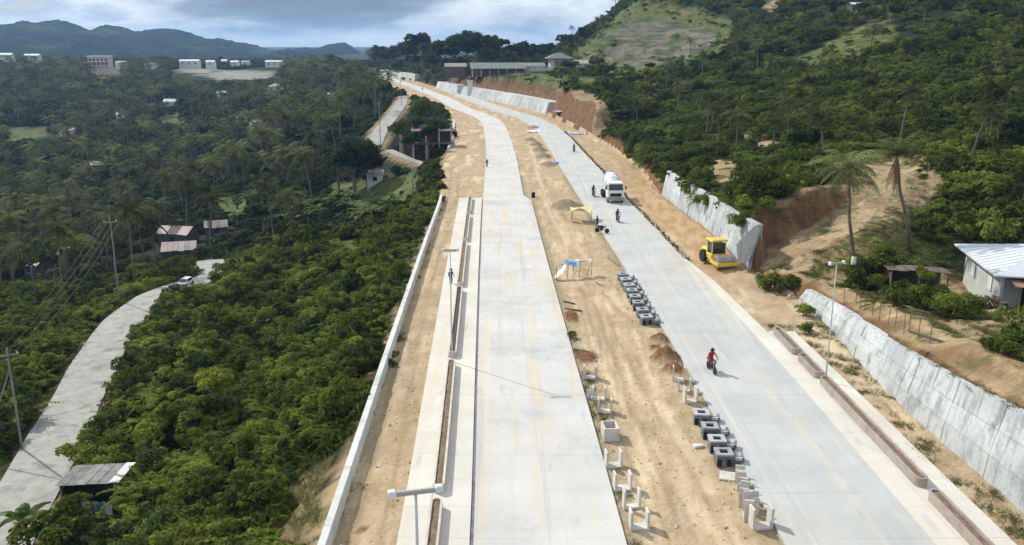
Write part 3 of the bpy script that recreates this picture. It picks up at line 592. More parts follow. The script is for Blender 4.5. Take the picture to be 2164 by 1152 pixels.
def cracks():
    nt = M['oldroad'].node_tree; b = nt.nodes['Principled BSDF']; src = b.inputs['Base Color'].links[0].from_socket; geo = nt.nodes.new('ShaderNodeNewGeometry')
    nz = nt.nodes.new('ShaderNodeTexNoise'); nz.inputs['Scale'].default_value = .9; nz.inputs['Detail'].default_value = 6; nt.links.new(geo.outputs['Position'], nz.inputs['Vector'])
    ad = nt.nodes.new('ShaderNodeVectorMath'); ad.operation = 'MULTIPLY_ADD'; nt.links.new(nz.outputs['Color'], ad.inputs[0]); ad.inputs[1].default_value = (4.5, 4.5, 0); nt.links.new(geo.outputs['Position'], ad.inputs[2])
    v = nt.nodes.new('ShaderNodeTexVoronoi'); v.feature = 'DISTANCE_TO_EDGE'; v.inputs['Scale'].default_value = .22; nt.links.new(ad.outputs[0], v.inputs['Vector'])
    mr = nt.nodes.new('ShaderNodeMapRange'); mr.inputs[1].default_value = .0; mr.inputs[2].default_value = .02; mr.inputs[3].default_value = .35; mr.inputs[4].default_value = 0; nt.links.new(v.outputs['Distance'], mr.inputs[0])
    c = mixn(nt, src, (.13, .125, .11), mr.outputs[0]); c = mixn(nt, c, (.20, .195, .17), noise(nt, .5, 9, lo=.54, hi=.66)); nt.links.new(c, b.inputs['Base Color'])
cracks()
def sideroad():
    # the village road: slabs cast one after another, cracked joints between
    Pn, zz, nm = ribbon('village_road', SIDE, 2.45, .2, 'oldroad', step=1.5)
sideroad()
ribbon('village_lane', LANE, 2.1, .2, 'oldroad'); ribbon('village_path', LANE2, 1.1, .2, 'oldroad')

# ------------------------------------------------------------------ parapet on the left
def parapet():
    root = link('parapet_wall', None); root.location = (float(XL(60)), 60, 0)
    setp(root, 'long white concrete parapet between the green slope and the left dirt strip', 'parapet')
    Y = 20.
    while Y < 134:
        e = min(Y+6, 134.5); m = MB(); g = .02
        xa = lambda y: float(XL(y)); vs = []
        for y in (Y+g, e-g):
            x = xa(y); vs += [(x-.12, y, -2.2), (x-.05, y, .85), (x+.32, y, .85), (x+.38, y, -.5)]
        m.add(vs, [(0, 1, 2, 3), (7, 6, 5, 4), (0, 4, 5, 1), (1, 5, 6, 2), (2, 6, 7, 3)], 'parapet')
        o = link('wall_panel', m.mesh('wall_panel'), root, loc=-root.location); Y = e
parapet()
# low kerb wall beyond the parapet by the cluttered compound
m = MB()
for a in np.arange(200, 262, 6): m.box(float(XL(a))-.6, float(XL(a))-.1, a, a+5.9, -2, .5, 'parapet')
setp(link('low_wall', m.mesh('low_wall')), 'low pale concrete wall where the dirt strip passes the tall dark trees', 'wall')

# ------------------------------------------------------------------ retaining walls
def retaining(name, Y0, Y1, step, hfun, zb, label, batter=1.0, courses=2, thick=.55, mname='wall'):
    root = link(name, None); root.location = (float(XR((Y0+Y1)/2)), (Y0+Y1)/2, 0); setp(root, label, 'retaining wall')
    L = -root.location
    Y = Y0; i = 0
    while Y < Y1-.2:
        e = min(Y+step*random.uniform(.85, 1.15), Y1)
        nc = courses
        for c in range(nc):
            m = MB(); vs = []; g = .025; pr = random.uniform(-.03, .05)
            for y in (Y+g, e-g):
                sx = float(slope(XR, y)); x = float(XR(y)); h = float(hfun(y)); h0 = zb if c == 0 else h*c/nc*(1+.0)+.015; h1 = h*(c+1)/nc-(.015 if c < nc-1 else 0)
                b0 = batter*max(h0, 0)/max(h, .1)-pr; b1 = batter*h1/max(h, .1)-pr
                vs += [(x+b0*.8, y, h0), (x+b1*.8, y, h1), (x+batter*.8+thick, y, h1), (x+batter*.8+thick, y, h0)]
            m.add(vs, [(0, 1, 2, 3), (7, 6, 5, 4), (0, 4, 5, 1), (1, 5, 6, 2), (2, 6, 7, 3)], mname)
            link('concrete_panel', m.mesh('concrete_panel'), root, loc=L)
        Y = e
    return root
hn = lambda y: 4.75-(y-40)*.09
r1 = retaining('retaining_wall', 18, 78.5, 5.2, hn, -1.5, 'nearest stained grey concrete retaining wall, below the white roofed house', 1.1, 3)
retaining('retaining_wall', 89.5, 134, 5.5, lambda y: 4.9-(y-90)*.015+.25, -.6, 'pale retaining wall behind the yellow road roller, under the dark bushes', 1.2)
retaining('retaining_wall', 300, 478, 7, lambda y: 3.9-(y-300)*.004+.2, -.6, 'long far retaining wall under the orange cutting and the green roofed shed', 1.6, 1, 4.5)
retaining('retaining_wall', 556, 662, 18, lambda y: 4.2, -.6, 'farthest small retaining wall where the road vanishes, beside the dark trees', 1.6, 1, 4.5)
# sloping wing at the near end of the second wall
m = MB(); w0 = [D(px, py, 88.9) for px, py in ((1560, 558), (1582, 553), (1604, 490), (1594, 478), (1556, 516))]; w1 = [(a+.5, b+.75, c) for a, b, c in w0]
m.add(w0+w1, [(0, 1, 2, 3, 4), (9, 8, 7, 6, 5), (1, 6, 7, 2), (2, 7, 8, 3), (3, 8, 9, 4), (4, 9, 5, 0)], 'wall')
setp(link('wing_wall', m.mesh('wing_wall')), 'slanting concrete wing at the end of the wall behind the roller', 'wing wall')

# ------------------------------------------------------------------ planters
def planter(fx0, fx1, Y0, Y1, label, group, dark=False, h=.5, z=.12):
    lc2 = float(fx0(Y0)) > 5; n = max(4, int((Y1-Y0)/2)); ys_ = np.linspace(Y0, Y1, n); xm = (float(fx0(Y0))+float(fx1(Y0)))/2
    root = link('planter_box', None, loc=(float(fx0((Y0+Y1)/2)), (Y0+Y1)/2, z)); setp(root, label, 'planter', group)
    Lc = Vector((0, 0, 0))-root.location
    loop = []
    W = float(fx1(Y0)-fx0(Y0)); r = W/2
    for y in ys_[1:-1] if n > 4 else ys_: loop.append((float(fx1(y)), y))
    yb = ys_[-1]-r; xb = float(fx0(yb))+r
    loop = [(float(fx1(y)), y) for y in np.linspace(Y0+r, Y1-r, n)]+[(xb+r*cos(a), Y1-r+r*sin(a)) for a in np.linspace(.3, pi-.3, 6)]+[(float(fx0(y)), y) for y in np.linspace(Y1-r, Y0+r, n)]
    xa = float(fx0(Y0))+r; loop += [(xa+r*cos(a), Y0+r+r*sin(a)) for a in np.linspace(pi+.3, 2*pi-.3, 6)]
    Lp = np.array(loop); tg = np.roll(Lp, -1, 0)-np.roll(Lp, 1, 0); tg /= np.linalg.norm(tg, axis=1)[:, None]; nm = np.stack([-tg[:, 1], tg[:, 0]], 1); inn = Lp+nm*.12
    m = MB(); k = len(Lp)
    vs = [(x, y, z-.2) for x, y in Lp]+[(x, y, z+h) for x, y in Lp]+[(x, y, z+h) for x, y in inn]+[(x, y, z+.1) for x, y in inn]
    fs = [(i+a*k, (i+1) % k+a*k, (i+1) % k+(a+1)*k, i+(a+1)*k) for i in range(k) for a in range(3)]
    m.add(vs, fs, 'plant_wall2' if Y0 > 0 and lc2 else 'plant_wall'); link('rim', m.mesh('rim'), root, loc=Lc)
    m = MB(); sv = []
    for y in np.linspace(Y0+.15, Y1-.15, int((Y1-Y0)/.5)+2):
        a = float(fx0(y)); b = float(fx1(y)); 
        if y < Y0+r: a += .12; b -= .12
        for t in (.1, .37, .63, .9): sv.append((a+(b-a)*t, y, z+h-.14+(random.uniform(0, .09) if .2 < t < .8 else 0)))
    q = len(sv)//4; m.add(sv, [(4*i+j, 4*i+j+1, 4*i+5+j, 4*i+4+j) for i in range(q-1) for j in range(3)], 'soil_dark' if dark else 'soil')
    link('soil', m.mesh('soil', True), root, loc=Lc); return root
pa = off(L1, -2.28); pb = off(L1, -1.64)
names = ['nearest planter on the left road, cut off by the bottom edge', 'long brown soil planter beside the nearest street lamp head on the left road', 'left road planter with black soil at its far half', 'fourth planter from the front on the left pavement, behind the black soil one',
         'fifth planter from the front along the left pavement', 'farthest short planter, where the left pavement ends']
for (a, b), lb, dk in zip([(26, 41.1), (42.3, 61.7), (63.2, 82.0), (83.2, 102.2), (103.4, 119.5), (121, 133.5)], names, [0, 0, 1, 0, 0, 0]): planter(pa, pb, a, b, lb, 'planters on the left pavement', dk)
qa = lambda Y: 21.95-(np.asarray(Y)-40)*.012; qb = lambda Y: 22.65-(np.asarray(Y)-40)*.012
for (a, b), lb in zip([(63.7, 69.1), (58.8, 62.8), (42.9, 58.1), (25, 41.9)], ['shortest far planter at the end of the right pavement', 'small planter just beyond the right street lamp', 'longest brick-coloured planter on the right pavement, in front of the street lamp', 'planter on the right pavement cut off by the bottom edge']):
    planter(qa, qb, a, b, lb, 'planters on the right pavement', False, .55, .14)

# ------------------------------------------------------------------ street lamps
def lamp_meshes():
    a = MB().tube([(0, 0, -.1), (0, 0, 4), (0, 0, 8.6)], [.08, .065, .05], 'galv', 8).mesh('pole', True)
    b = MB().box(-.2, .2, -.2, .2, -.05, .06, 'galv').mesh('base_plate')
    c = MB().rbox(-.7, .7, -.07, .07, 8.58, 8.74, 'rim', .03).mesh('arm')
    d = MB().rbox(-.13, .13, -.13, .13, -.14, .07, 'white', .04).mesh('lamp_head')
    e = MB().box(-.9, .9, -.28, .28, 8.76, 8.80, 'darkmetal').box(-.92, .92, -.3, .3, 8.74, 8.762, 'galv').mesh('solar_panel')
    return a, b, c, d, e
LM = lamp_meshes()
def lamp(x, y, rz, label, z=.12, group='street lamps along the new road'):
    r = link('street_lamp', None, loc=(x, y, z), rot=(0, 0, rz), scl=(.7, .7, 1) if y > 50 else 1); setp(r, label, 'street lamp', group)
    link('base_plate', LM[1], r); link('pole', LM[0], r); link('arm', LM[2], r); link('lamp_head', LM[3], r, loc=(-.8, 0, 8.74)); link('lamp_head', LM[3], r, loc=(.8, 0, 8.74))
def lampX(Y): return float(L1(Y))-1.95
lamp(lampX(26.5)+.35, 26.8, R(14), 'nearest street lamp, its double head seen from above at the bottom edge')
lamp(lampX(62.4), 62.4, R(4), 'second street lamp on the left pavement, its pole crossing the planter with black soil')
lamp(22.35, 58.4, R(20), 'single street lamp on the right pavement in front of the stained retaining wall', .14)

# ------------------------------------------------------------------ precast drain pieces
def U_mesh(wd=.95, dp=.62, h=1.0, t=.11, mname='conc', nm='drain_channel'):
    m = MB(); a = wd/2
    m.rbox(-a, -a+t, -dp/2, dp/2, 0, h, mname, .02); m.rbox(a-t, a, -dp/2, dp/2, 0, h, mname, .02); m.box(-a+t-.001, a-t+.001, -dp/2+.003, dp/2-.003, .003, t, mname); return m.mesh(nm)
def O_mesh(wd=.95, dp=1.25, h=.85, t=.12, mname='conc', nm='drain_box'):
    m = MB(); a = wd/2; b = dp/2
    m.rbox(-a, a, -b, -b+t, 0, h, mname, .02); m.rbox(-a, a, b-t, b, 0, h, mname, .02); m.rbox(-a, -a+t, -b+t, b-t, 0, h-.002, mname, .02); m.rbox(a-t, a, -b+t, b-t, 0, h-.002, mname, .02); m.box(-a+t, a-t, -b+t, b-t, .02, .08, mname); return m.mesh(nm)
UM = U_mesh(); US = U_mesh(.9, .4, .9, .1); OM = O_mesh()
def inlet_mesh():
    cm = 'midconc'; m = MB(); m.box(-.46, .46, -.46, -.36, 0, .7, 'dconc'); m.box(-.46, .46, .36, .46, 0, .7, 'dconc'); m.box(-.46, -.36, -.36, .36, 0, .7, 'dconc'); m.box(.36, .46, -.36, .36, 0, .7, 'dconc'); m.box(-.36, .36, -.36, .36, .05, .1, 'black')
    cm = 'midconc'
    m.box(-.5, -.24, -.5, .5, .7, .8, cm); m.box(.24, .5, -.5, .5, .7, .8, cm); m.box(-.24, .24, -.5, -.24, .7, .8, cm); m.box(-.24, .24, .24, .5, .7, .8, cm)
    m.box(-.42, -.18, -.49, -.462, .08, .5, 'black'); m.box(.1, .36, -.49, -.462, .08, .5, 'black')
    return m.mesh('drain_inlet')
def side_mesh():
    m = MB(); m.box(-.3, .3, -.32, .32, 0, .34, 'dconc'); m.box(-.34, -.2, -.34, .34, .34, .5, 'dconc'); m.box(.2, .34, -.34, .34, .34, .5, 'dconc'); m.box(-.2, .2, -.34, -.22, .34, .5, 'conc'); return m.mesh('inlet_block')
IM = inlet_mesh(); SM = side_mesh()
def put(name, me, px, py, rz, label, cat, group, scl=1, z=None, dz=0):
    x, y = G(px, py, 0); zz = zat(x, y) if z is None else z
    o = link(name, me, loc=(x, y, zz+dz), rot=(0, 0, rz), scl=scl); setp(o, label, cat, group); return o
gL = 'precast drain pieces along the left road'; gR = 'precast drain pieces along the right road'
put('drain_channel', UM, 1247, 798, R(-8), 'U-shaped concrete piece farthest up the left median edge, standing alone', 'drain channel', gL)
put('drain_channel', US, 1247, 838, R(70), 'tilted thin U-shaped piece turned sideways at the left median edge', 'drain channel', gL, (.8, .8, .8))
put('drain_channel', UM, 1266, 842, R(-5), 'U-shaped piece right beside the sideways one', 'drain channel', gL, (.95, 1, .95))
put('drain_channel', UM, 1278, 869, R(-10), 'U-shaped piece just above the closed rectangular box', 'drain channel', gL)
put('drain_box', OM, 1289, 922, R(4), 'closed rectangular concrete box, the only one in the left row', 'drain box', gL)
put('drain_channel', UM, 1296, 984, R(8), 'U-shaped piece just below the closed rectangular box', 'drain channel', gL)
put('drain_channel', UM, 1315, 1031, R(6), 'third U-shaped piece from the bottom of the left row', 'drain channel', gL)
put('drain_channel', US, 1334, 1071, R(10), 'thin-walled U-shaped piece, second from the bottom of the left row', 'drain channel', gL, (1, 1, 1.2))
put('drain_channel', UM, 1350, 1112, R(4), 'large U-shaped piece at the bottom of the left row', 'drain channel', gL)
k = 0
ordn = ['farthest', 'second farthest', 'third farthest', 'fourth farthest', 'fifth farthest', 'third nearest', 'second nearest', 'nearest']
for i, (px, py) in enumerate([(1316, 592), (1322, 603), (1329, 615), (1335, 627), (1341, 640), (1348, 653), (1357, 668), (1365, 683)]):
    put('drain_inlet', IM, px, py, R(4+random.uniform(-6, 6)), ordn[i]+' dark drain inlet in the upper row of eight beside the right road', 'drain inlet', 'dark inlets in the upper row')
    x, y = G(px, py); o = link('inlet_block', SM, loc=(x+.86, y+.1, zat(x+.86, y+.1)), rot=(0, 0, R(random.uniform(-15, 20)))); setp(o, 'small grey block beside the '+ordn[i]+' dark inlet of the upper row', 'concrete block', 'small blocks beside the upper inlets')
put('drain_channel', UM, 1434, 803, R(-12), 'U-shaped piece below the brown heap, first of three at the right road edge', 'drain channel', gR, (.95, 1, 1.1))
put('drain_channel', US, 1446, 826, R(-8), 'middle one of the three U-shaped pieces below the brown heap', 'drain channel', gR, (1, 1, 1.1))
put('drain_channel', UM, 1458, 848, R(6), 'lowest of the three U-shaped pieces below the brown heap', 'drain channel', gR, (.95, 1, 1.1))
o2 = ['uppermost', 'second from the top', 'third from the top', 'lowest']
for i, (px, py) in enumerate([(1481, 893), (1499, 922), (1514, 950), (1528, 978)]):
    put('drain_inlet', IM, px, py, R(-4+random.uniform(-5, 5)), o2[i]+' dark inlet in the lower row of four beside the right road', 'drain inlet', 'dark inlets in the lower row')
    x, y = G(px, py); o = link('inlet_block', SM, loc=(x+.85, y+.05, zat(x+.85, y)), rot=(0, 0, R(random.uniform(-25, 25)))); setp(o, 'small grey block beside the '+o2[i]+' dark inlet of the lower row', 'concrete block', 'small blocks beside the lower inlets')
m = MB().rbox(-.45, .45, -.5, .5, 0, .1, 'conc', .01).mesh('flat_block'); put('flat_block', m, 1538, 1006, R(-15), 'pale flat concrete slab on the ground below the dark inlets', 'block', None)
put('flat_block', MB().rbox(-.3, .3, -.2, .2, 0, .14, 'conc', .01).mesh('flat_block'), 1476, 942, R(10), 'small pale concrete block lying out in the dirt', 'block', None)
o3 = ['farthest', 'second', 'third', 'fourth', 'fifth', 'nearest']
for i, (px, py, s) in enumerate([(1562, 1014, .8), (1566, 1030, .85), (1570, 1045, .9), (1572, 1062, 1.1), (1592, 1078, 1.0), (1580, 1092, 1.25)]):
    put('drain_channel', UM, px, py, R(74+random.uniform(-6, 6)), o3[i]+' drain channel turned side-on in the lower right row', 'drain channel', 'side-on drain channels by the right road', (.9*s, .75, s))
put('drain_channel', UM, 1607, 1112, R(6), 'last U-shaped piece, lowest at the right road edge', 'drain channel', gR, (1.12, 1, 1.15))

# ------------------------------------------------------------------ vehicles
def wheel_mesh(r, w_, nm='tyre'):
    X = Matrix.Rotation(pi/2, 4, 'Y')
    t = MB().lathe([(r*.6, -w_/2), (r*.93, -w_/2), (r, -w_*.35), (r, w_*.35), (r*.93, w_/2), (r*.6, w_/2)], 'black', 18, X).mesh(nm, False)
    c = MB().lathe([(r*.2, -w_*.42), (r*.58, -w_*.38), (r*.6, w_*.38), (r*.2, w_*.42)], 'rim', 14, X).mesh('rim', False); return t, c
def wheel(root, loc, r, w_, name='wheel'):
    k = (r, w_)
    if k not in WM: WM[k] = wheel_mesh(r, w_)
    a = link(name, WM[k][0], root, loc=loc); link('rim', WM[k][1], a); return a
WM = {}
def mixer():
    x, y = G(1301, 431); a = atan2(-float(slope(L2, y)), 1)
    r = link('concrete_mixer_truck', None, loc=(x, y, .1), rot=(0, 0, a)); setp(r, 'white concrete mixer truck driving towards the viewer on the right road', 'truck')
    # cab faces -Y
    m = MB(); m.add([(-1.22, 0, .75), (1.22, 0, .75), (1.22, 2.1, .75), (-1.22, 2.1, .75), (-1.22, -.02, 1.85), (1.22, -.02, 1.85), (1.22, 2.1, 1.85), (-1.22, 2.1, 1.85), (-1.14, .22, 3.0), (1.14, .22, 3.0), (1.14, 2.05, 3.0), (-1.14, 2.05, 3.0), (-1.0, .45, 3.1), (1.0, .45, 3.1), (1, 1.95, 3.1), (-1, 1.95, 3.1)],
          [(0, 3, 2, 1), (0, 1, 5, 4), (1, 2, 6, 5), (2, 3, 7, 6), (3, 0, 4, 7), (4, 5, 9, 8), (5, 6, 10, 9), (6, 7, 11, 10), (7, 4, 8, 11), (8, 9, 13, 12), (9, 10, 14, 13), (10, 11, 15, 14), (11, 8, 12, 15), (12, 13, 14, 15)], 'white'); link('cab', m.mesh('cab'), r)
    m = MB(); m.add([(-1.08, -.025, 1.95), (1.08, -.025, 1.95), (1.02, .18, 2.85), (-1.02, .18, 2.85)], [(0, 1, 2, 3)], 'glass'); link('windscreen', m.mesh('windscreen'), r)
    for s in (-1, 1):
        m = MB(); m.add([(1.232*s, .3, 1.95), (1.232*s, 1.5, 1.95), (1.165*s, 1.5, 2.8), (1.175*s, .45, 2.8)], [(0, 1, 2, 3)], 'glass'); link('side_window', m.mesh('side_window'), r)
        link('headlight', MB().rbox(-.16, .16, -.05, .04, -.1, .1, 'rim', .02).mesh('headlight'), r, loc=(.92*s, -.03, .78))
        m = MB().box(-.1, .1, -.05, .05, -.28, .28, 'darkmetal').box(-.25*s-.02, -.25*s+.25, -.02, .02, .2, .24, 'darkmetal'); link('mirror', m.mesh('mirror'), r, loc=(1.48*s, .1, 2.35))
    link('grille', MB().box(-.85, .85, -.06, -.0, 1.0, 1.5, 'black').mesh('grille'), r)
    link('bumper', MB().rbox(-1.24, 1.24, -.16, .25, .42, .9, 'roofgrey', .05).mesh('bumper'), r)
    link('chassis', MB().box(-.45, .45, .3, 8.4, .6, .92, 'darkmetal').box(-1.15, 1.15, 2.2, 2.6, .7, 1.3, 'darkmetal').mesh('chassis'), r)
    X = Matrix.Translation((0, 2.6, 2.25))@Matrix.Rotation(R(-90+12), 4, 'X')
    m = MB(); m.lathe([(.5, -.1), (.95, .35), (1.18, 1.2), (1.2, 2.6), (1.05, 3.7), (.62, 4.9), (.5, 5.1)], 'white', 22, X); link('drum', m.mesh('drum', True), r)
    for q in (.9, 2.0, 3.1):
        pr = 1.19 if q > 1 else 1.1
        X2 = X@Matrix.Translation((0, 0, q)); m = MB(); m.lathe([(pr+.015, -.07), (pr+.02, .07)], 'roofgrey', 22, X2); link('drum_band', m.mesh('drum_band'), r)
    m = MB(); m.lathe([(.3, 0), (.62, .55)], 'roofgrey', 14, Matrix.Translation((0, 7.6, 3.45))); m.box(-.2, .2, 7.9, 8.3, 1.0, 3.3, 'darkmetal'); link('chute', m.mesh('chute'), r)
    for yy_ in (.95, 5.6, 7.0):
        for s in (-1, 1): wheel(r, (1.05*s, yy_, .52), .52, .32 if yy_ < 2 else .5)
mixer()
def roller():
    x, y, z = hit(1536, 572, 60, 100); r = link('road_roller', None, loc=(x, y, z), rot=(0, 0, R(12)), scl=.93); setp(r, 'yellow road roller with a steel front drum standing on the bare earth by the wall', 'road roller')
    X = Matrix.Translation((0, .75, .78))@Matrix.Rotation(pi/2, 4, 'Y')
    m = MB(); m.lathe([(.72, -1.05), (.78, -1.02), (.78, 1.02), (.72, 1.05)], 'drum', 28, X); link('drum', m.mesh('drum'), r)
    m = MB(); m.box(-1.32, 1.32, -.28, -.08, .5, .85, 'yellow'); m.box(-1.32, -1.14, -.08, 2.0, .55, .88, 'yellow'); m.box(1.14, 1.32, -.08, 2.0, .55, .88, 'yellow'); m.box(-1.32, 1.32, 1.75, 1.98, .6, .9, 'yellow'); link('drum_frame', m.mesh('drum_frame'), r)
    m = MB(); m.rbox(-.95, .95, 2.3, 3.7, .75, 1.35, 'yellow', .06); m.rbox(-.85, .85, 3.7, 5.3, .75, 1.75, 'yellow', .2); m.box(-.3, .3, 1.9, 2.4, .6, 1.0, 'darkmetal'); link('body', m.mesh('body'), r)
    for a, b in ((-.82, 2.35), (.82, 2.35), (-.82, 3.65), (.82, 3.65)): link('cab_post', MB().box(a-.05, a+.05, b-.05, b+.05, 1.3, 2.82, 'yellow').mesh('cab_post'), r)
    
    link('cab_glass', MB().box(-.77, .77, 2.37, 3.63, 1.36, 2.6, 'glass').mesh('cab_glass'), r)
    link('roof', MB().rbox(-1.0, 1.0, 2.1, 3.9, 2.82, 3.02, 'yellow', .08).mesh('roof'), r)
    for s in (-1, 1): wheel(r, (.98*s, 4.3, .75), .75, .5)
roller()

# ------------------------------------------------------------------ people on motorcycles
def body_mesh(kind):
    if kind == 'rider':   # seated, facing -Y, seat at z .82
        V = dict(p=(0, .18, .92), s=(0, .16, 1.1), c=(0, .10, 1.32), n=(0, .05, 1.5), h=(0, .0, 1.64), ht=(0, -.01, 1.76))
        for s, q in ((-1, 'l'), (1, 'r')):
            V.update({q+'sh': (.19*s, .09, 1.41), q+'el': (.32*s, -.08, 1.18), q+'wr': (.31*s, -.34, 1.12), q+'ha': (.30*s, -.42, 1.13), q+'hp': (.11*s, .17, .90), q+'kn': (.24*s, -.24, .80), q+'an': (.19*s, -.05, .40), q+'to': (.20*s, -.20, .34)})
    else:
        V = dict(p=(0, 0, .94), s=(0, 0, 1.1), c=(0, -.02, 1.3), n=(0, -.03, 1.48), h=(0, -.05, 1.6), ht=(0, -.05, 1.71))
        for s, q in ((-1, 'l'), (1, 'r')):
            V.update({q+'sh': (.19*s, 0, 1.4), q+'el': (.27*s, -.06, 1.13), q+'wr': (.26*s, -.25, .98), q+'ha': (.25*s, -.33, .96), q+'hp': (.1*s, 0, .9), q+'kn': (.13*s, -.05+.06*s, .48), q+'an': (.14*s, .02+.1*s, .08), q+'to': (.15*s, -.12+.1*s, .04)})
    rad = dict(p=.15, s=.14, c=.165, n=.06, h=.095, ht=.075, sh=.075, el=.05, wr=.036, ha=.042, hp=.1, kn=.07, an=.045, to=.045)
    E = [('p', 's'), ('s', 'c'), ('c', 'n'), ('n', 'h'), ('h', 'ht')]
    for q in 'lr': E += [('c', q+'sh'), (q+'sh', q+'el'), (q+'el', q+'wr'), (q+'wr', q+'ha'), ('p', q+'hp'), (q+'hp', q+'kn'), (q+'kn', q+'an'), (q+'an', q+'to')]
    ks = list(V); me = bpy.data.meshes.new('tmp'); me.from_pydata([V[k] for k in ks], [(ks.index(a), ks.index(b)) for a, b in E], [])
    o = bpy.data.objects.new('tmp', me); COL.objects.link(o); md = o.modifiers.new('s', 'SKIN'); o.modifiers.new('u', 'SUBSURF').levels = 1
    for i, k in enumerate(ks):
        rr = rad.get(k, rad.get(k[1:], .05)); sv = me.skin_vertices[0].data[i]; sv.radius = (rr, rr*.85); sv.use_root = (k == 'p')
    dg = bpy.context.evaluated_depsgraph_get(); dg.update(); out = bpy.data.meshes.new_from_object(o.evaluated_get(dg)); out.name = 'body'
    bpy.data.objects.remove(o); out.materials.clear()
    for k in ('darkshirt', 'jeans', 'skin', 'black'): out.materials.append(M[k])
    for p in out.polygons:
        c = p.center; z = c.z
        k = 0
        if z > 1.50: k = 2
        elif kind == 'rider': k = 0 if (z > .97 or (c.y < -.1 and z > 1.0)) else (1 if z > .42 else 3)
        else: k = 0 if z > .98 else (1 if z > .12 else 3)
        if (c.y < (-.36 if kind == 'rider' else -.27)) and .9 < z < 1.25: k = 2
        p.material_index = k; p.use_smooth = True
    return out
RB = body_mesh('rider'); SB = body_mesh('stand')
HEL = MB().lathe([(.09, -.13), (.145, -.08), (.155, 0), (.14, .08), (.08, .135), (.01, .15)], 'helmet', 14).box(-.1, .1, -.158, -.1, -.05, .03, 'glass').mesh('helmet', True)
HAIR = MB().lathe([(.10, -.03), (.112, .03), (.09, .09), (.04, .12), (.005, .125)], 'black', 12).mesh('hair', True)
def person(me, loc, rz, label, shirt=None, helmet=True, group=None):
    # the figure's body is one mesh; headgear is its child
    o = link('person', me, loc=loc, rot=(0, 0, rz)); setp(o, label, 'person', group)
    if shirt: o.material_slots[0].link = 'OBJECT'; o.material_slots[0].material = M[shirt]
    hz = 1.68 if me is RB else 1.66
    link('helmet' if helmet else 'hair', HEL if helmet else HAIR, o, loc=(0, -.01 if me is RB else -.05, hz)); return o
def bike_parts():
    d = {}
    def body(c): return MB().add([(-.1, -.35, .62), (.1, -.35, .62), (.13, .45, .6), (-.13, .45, .6), (-.11, -.3, .88), (.11, -.3, .88), (.13, .1, .95), (-.13, .1, .95), (.13, .6, .84), (-.13, .6, .84)], [(0, 1, 5, 4), (1, 2, 8, 6, 5), (3, 0, 4, 7, 9), (4, 5, 6, 7), (7, 6, 8, 9), (2, 3, 9, 8), (0, 3, 2, 1)], c).box(-.12, .12, -.15, .25, .3, .6, 'darkmetal').mesh('body')
    d['red'] = body('redpaint'); d['dark'] = body('darkmetal')
    d['seat'] = MB().rbox(-.14, .14, .0, .72, .80, .90, 'black', .03).mesh('seat')
    d['fork'] = MB().tube([(-.07, -.66, .3), (-.07, -.45, .95)], .02, 'rim').tube([(.07, -.66, .3), (.07, -.45, .95)], .02, 'rim').mesh('fork')
    d['bar'] = MB().tube([(-.34, -.38, 1.08), (-.12, -.45, 1.02), (.12, -.45, 1.02), (.34, -.38, 1.08)], .018, 'darkmetal').mesh('handlebar')
    d['lamp'] = MB().lathe([(.05, 0), (.09, .05), (.09, .08)], 'rim', 10, Matrix.Translation((0, -.48, .93))@Matrix.Rotation(pi/2, 4, 'X')).mesh('headlight')
    return d
BP = bike_parts()
def moto(px, py, col, label, plabel, rz=0, shirt=None, ppl=True):
    x, y = G(px, py, .1); r = link('motorcycle', None, loc=(x, y, .1), rot=(0, 0, rz)); setp(r, label, 'motorcycle', 'motorcycles on the right road')
    link('body', BP[col], r); link('seat', BP['seat'], r); link('fork', BP['fork'], r); link('handlebar', BP['bar'], r); link('headlight', BP['lamp'], r)
    wheel(r, (0, -.66, .3), .3, .1); wheel(r, (0, .62, .3), .3, .12)
    if ppl: person(RB, (x, y, .1), rz, plabel, shirt)
moto(1503, 785, 'red', 'red motorcycle nearest to the viewer on the right road', 'rider in a red jacket and dark helmet on the nearest motorcycle', R(8), 'redshirt')
moto(1305, 469, 'dark', 'dark motorcycle just in front of the mixer truck', 'rider in dark clothes just in front of the mixer truck', R(5))
moto(1254, 415, 'dark', 'dark motorcycle to the left of the mixer truck', 'rider in dark clothes to the left of the mixer truck', R(5))
moto(1213, 321, 'dark', 'farthest dark motorcycle, beyond the mixer truck on the bend', 'rider in dark clothes farthest up the road, beyond the mixer truck', R(8))
moto(1272, 492, 'dark', 'dark motorcycle parked at the median edge near the yellow canopy', '', R(70), None, False)
def stand(px, py, label, rz=0, shirt=None, helmet=False):
    x, y, z = hit(px, py, 30, 600); person(SB, (x, y, max(z, zat(x, y))), rz, label, shirt, helmet)
stand(1262, 484, 'worker in dark clothes standing between the yellow canopy and the right road', R(-60))
stand(1029, 355, 'distant worker in dark clothes at the left edge of the left road', R(40))
stand(893, 192, 'tiny distant figure on the median where the road bends away', 0)
stand(953, 604, 'worker in dark clothes on the left pavement by the black soil planter', R(30), None, True)

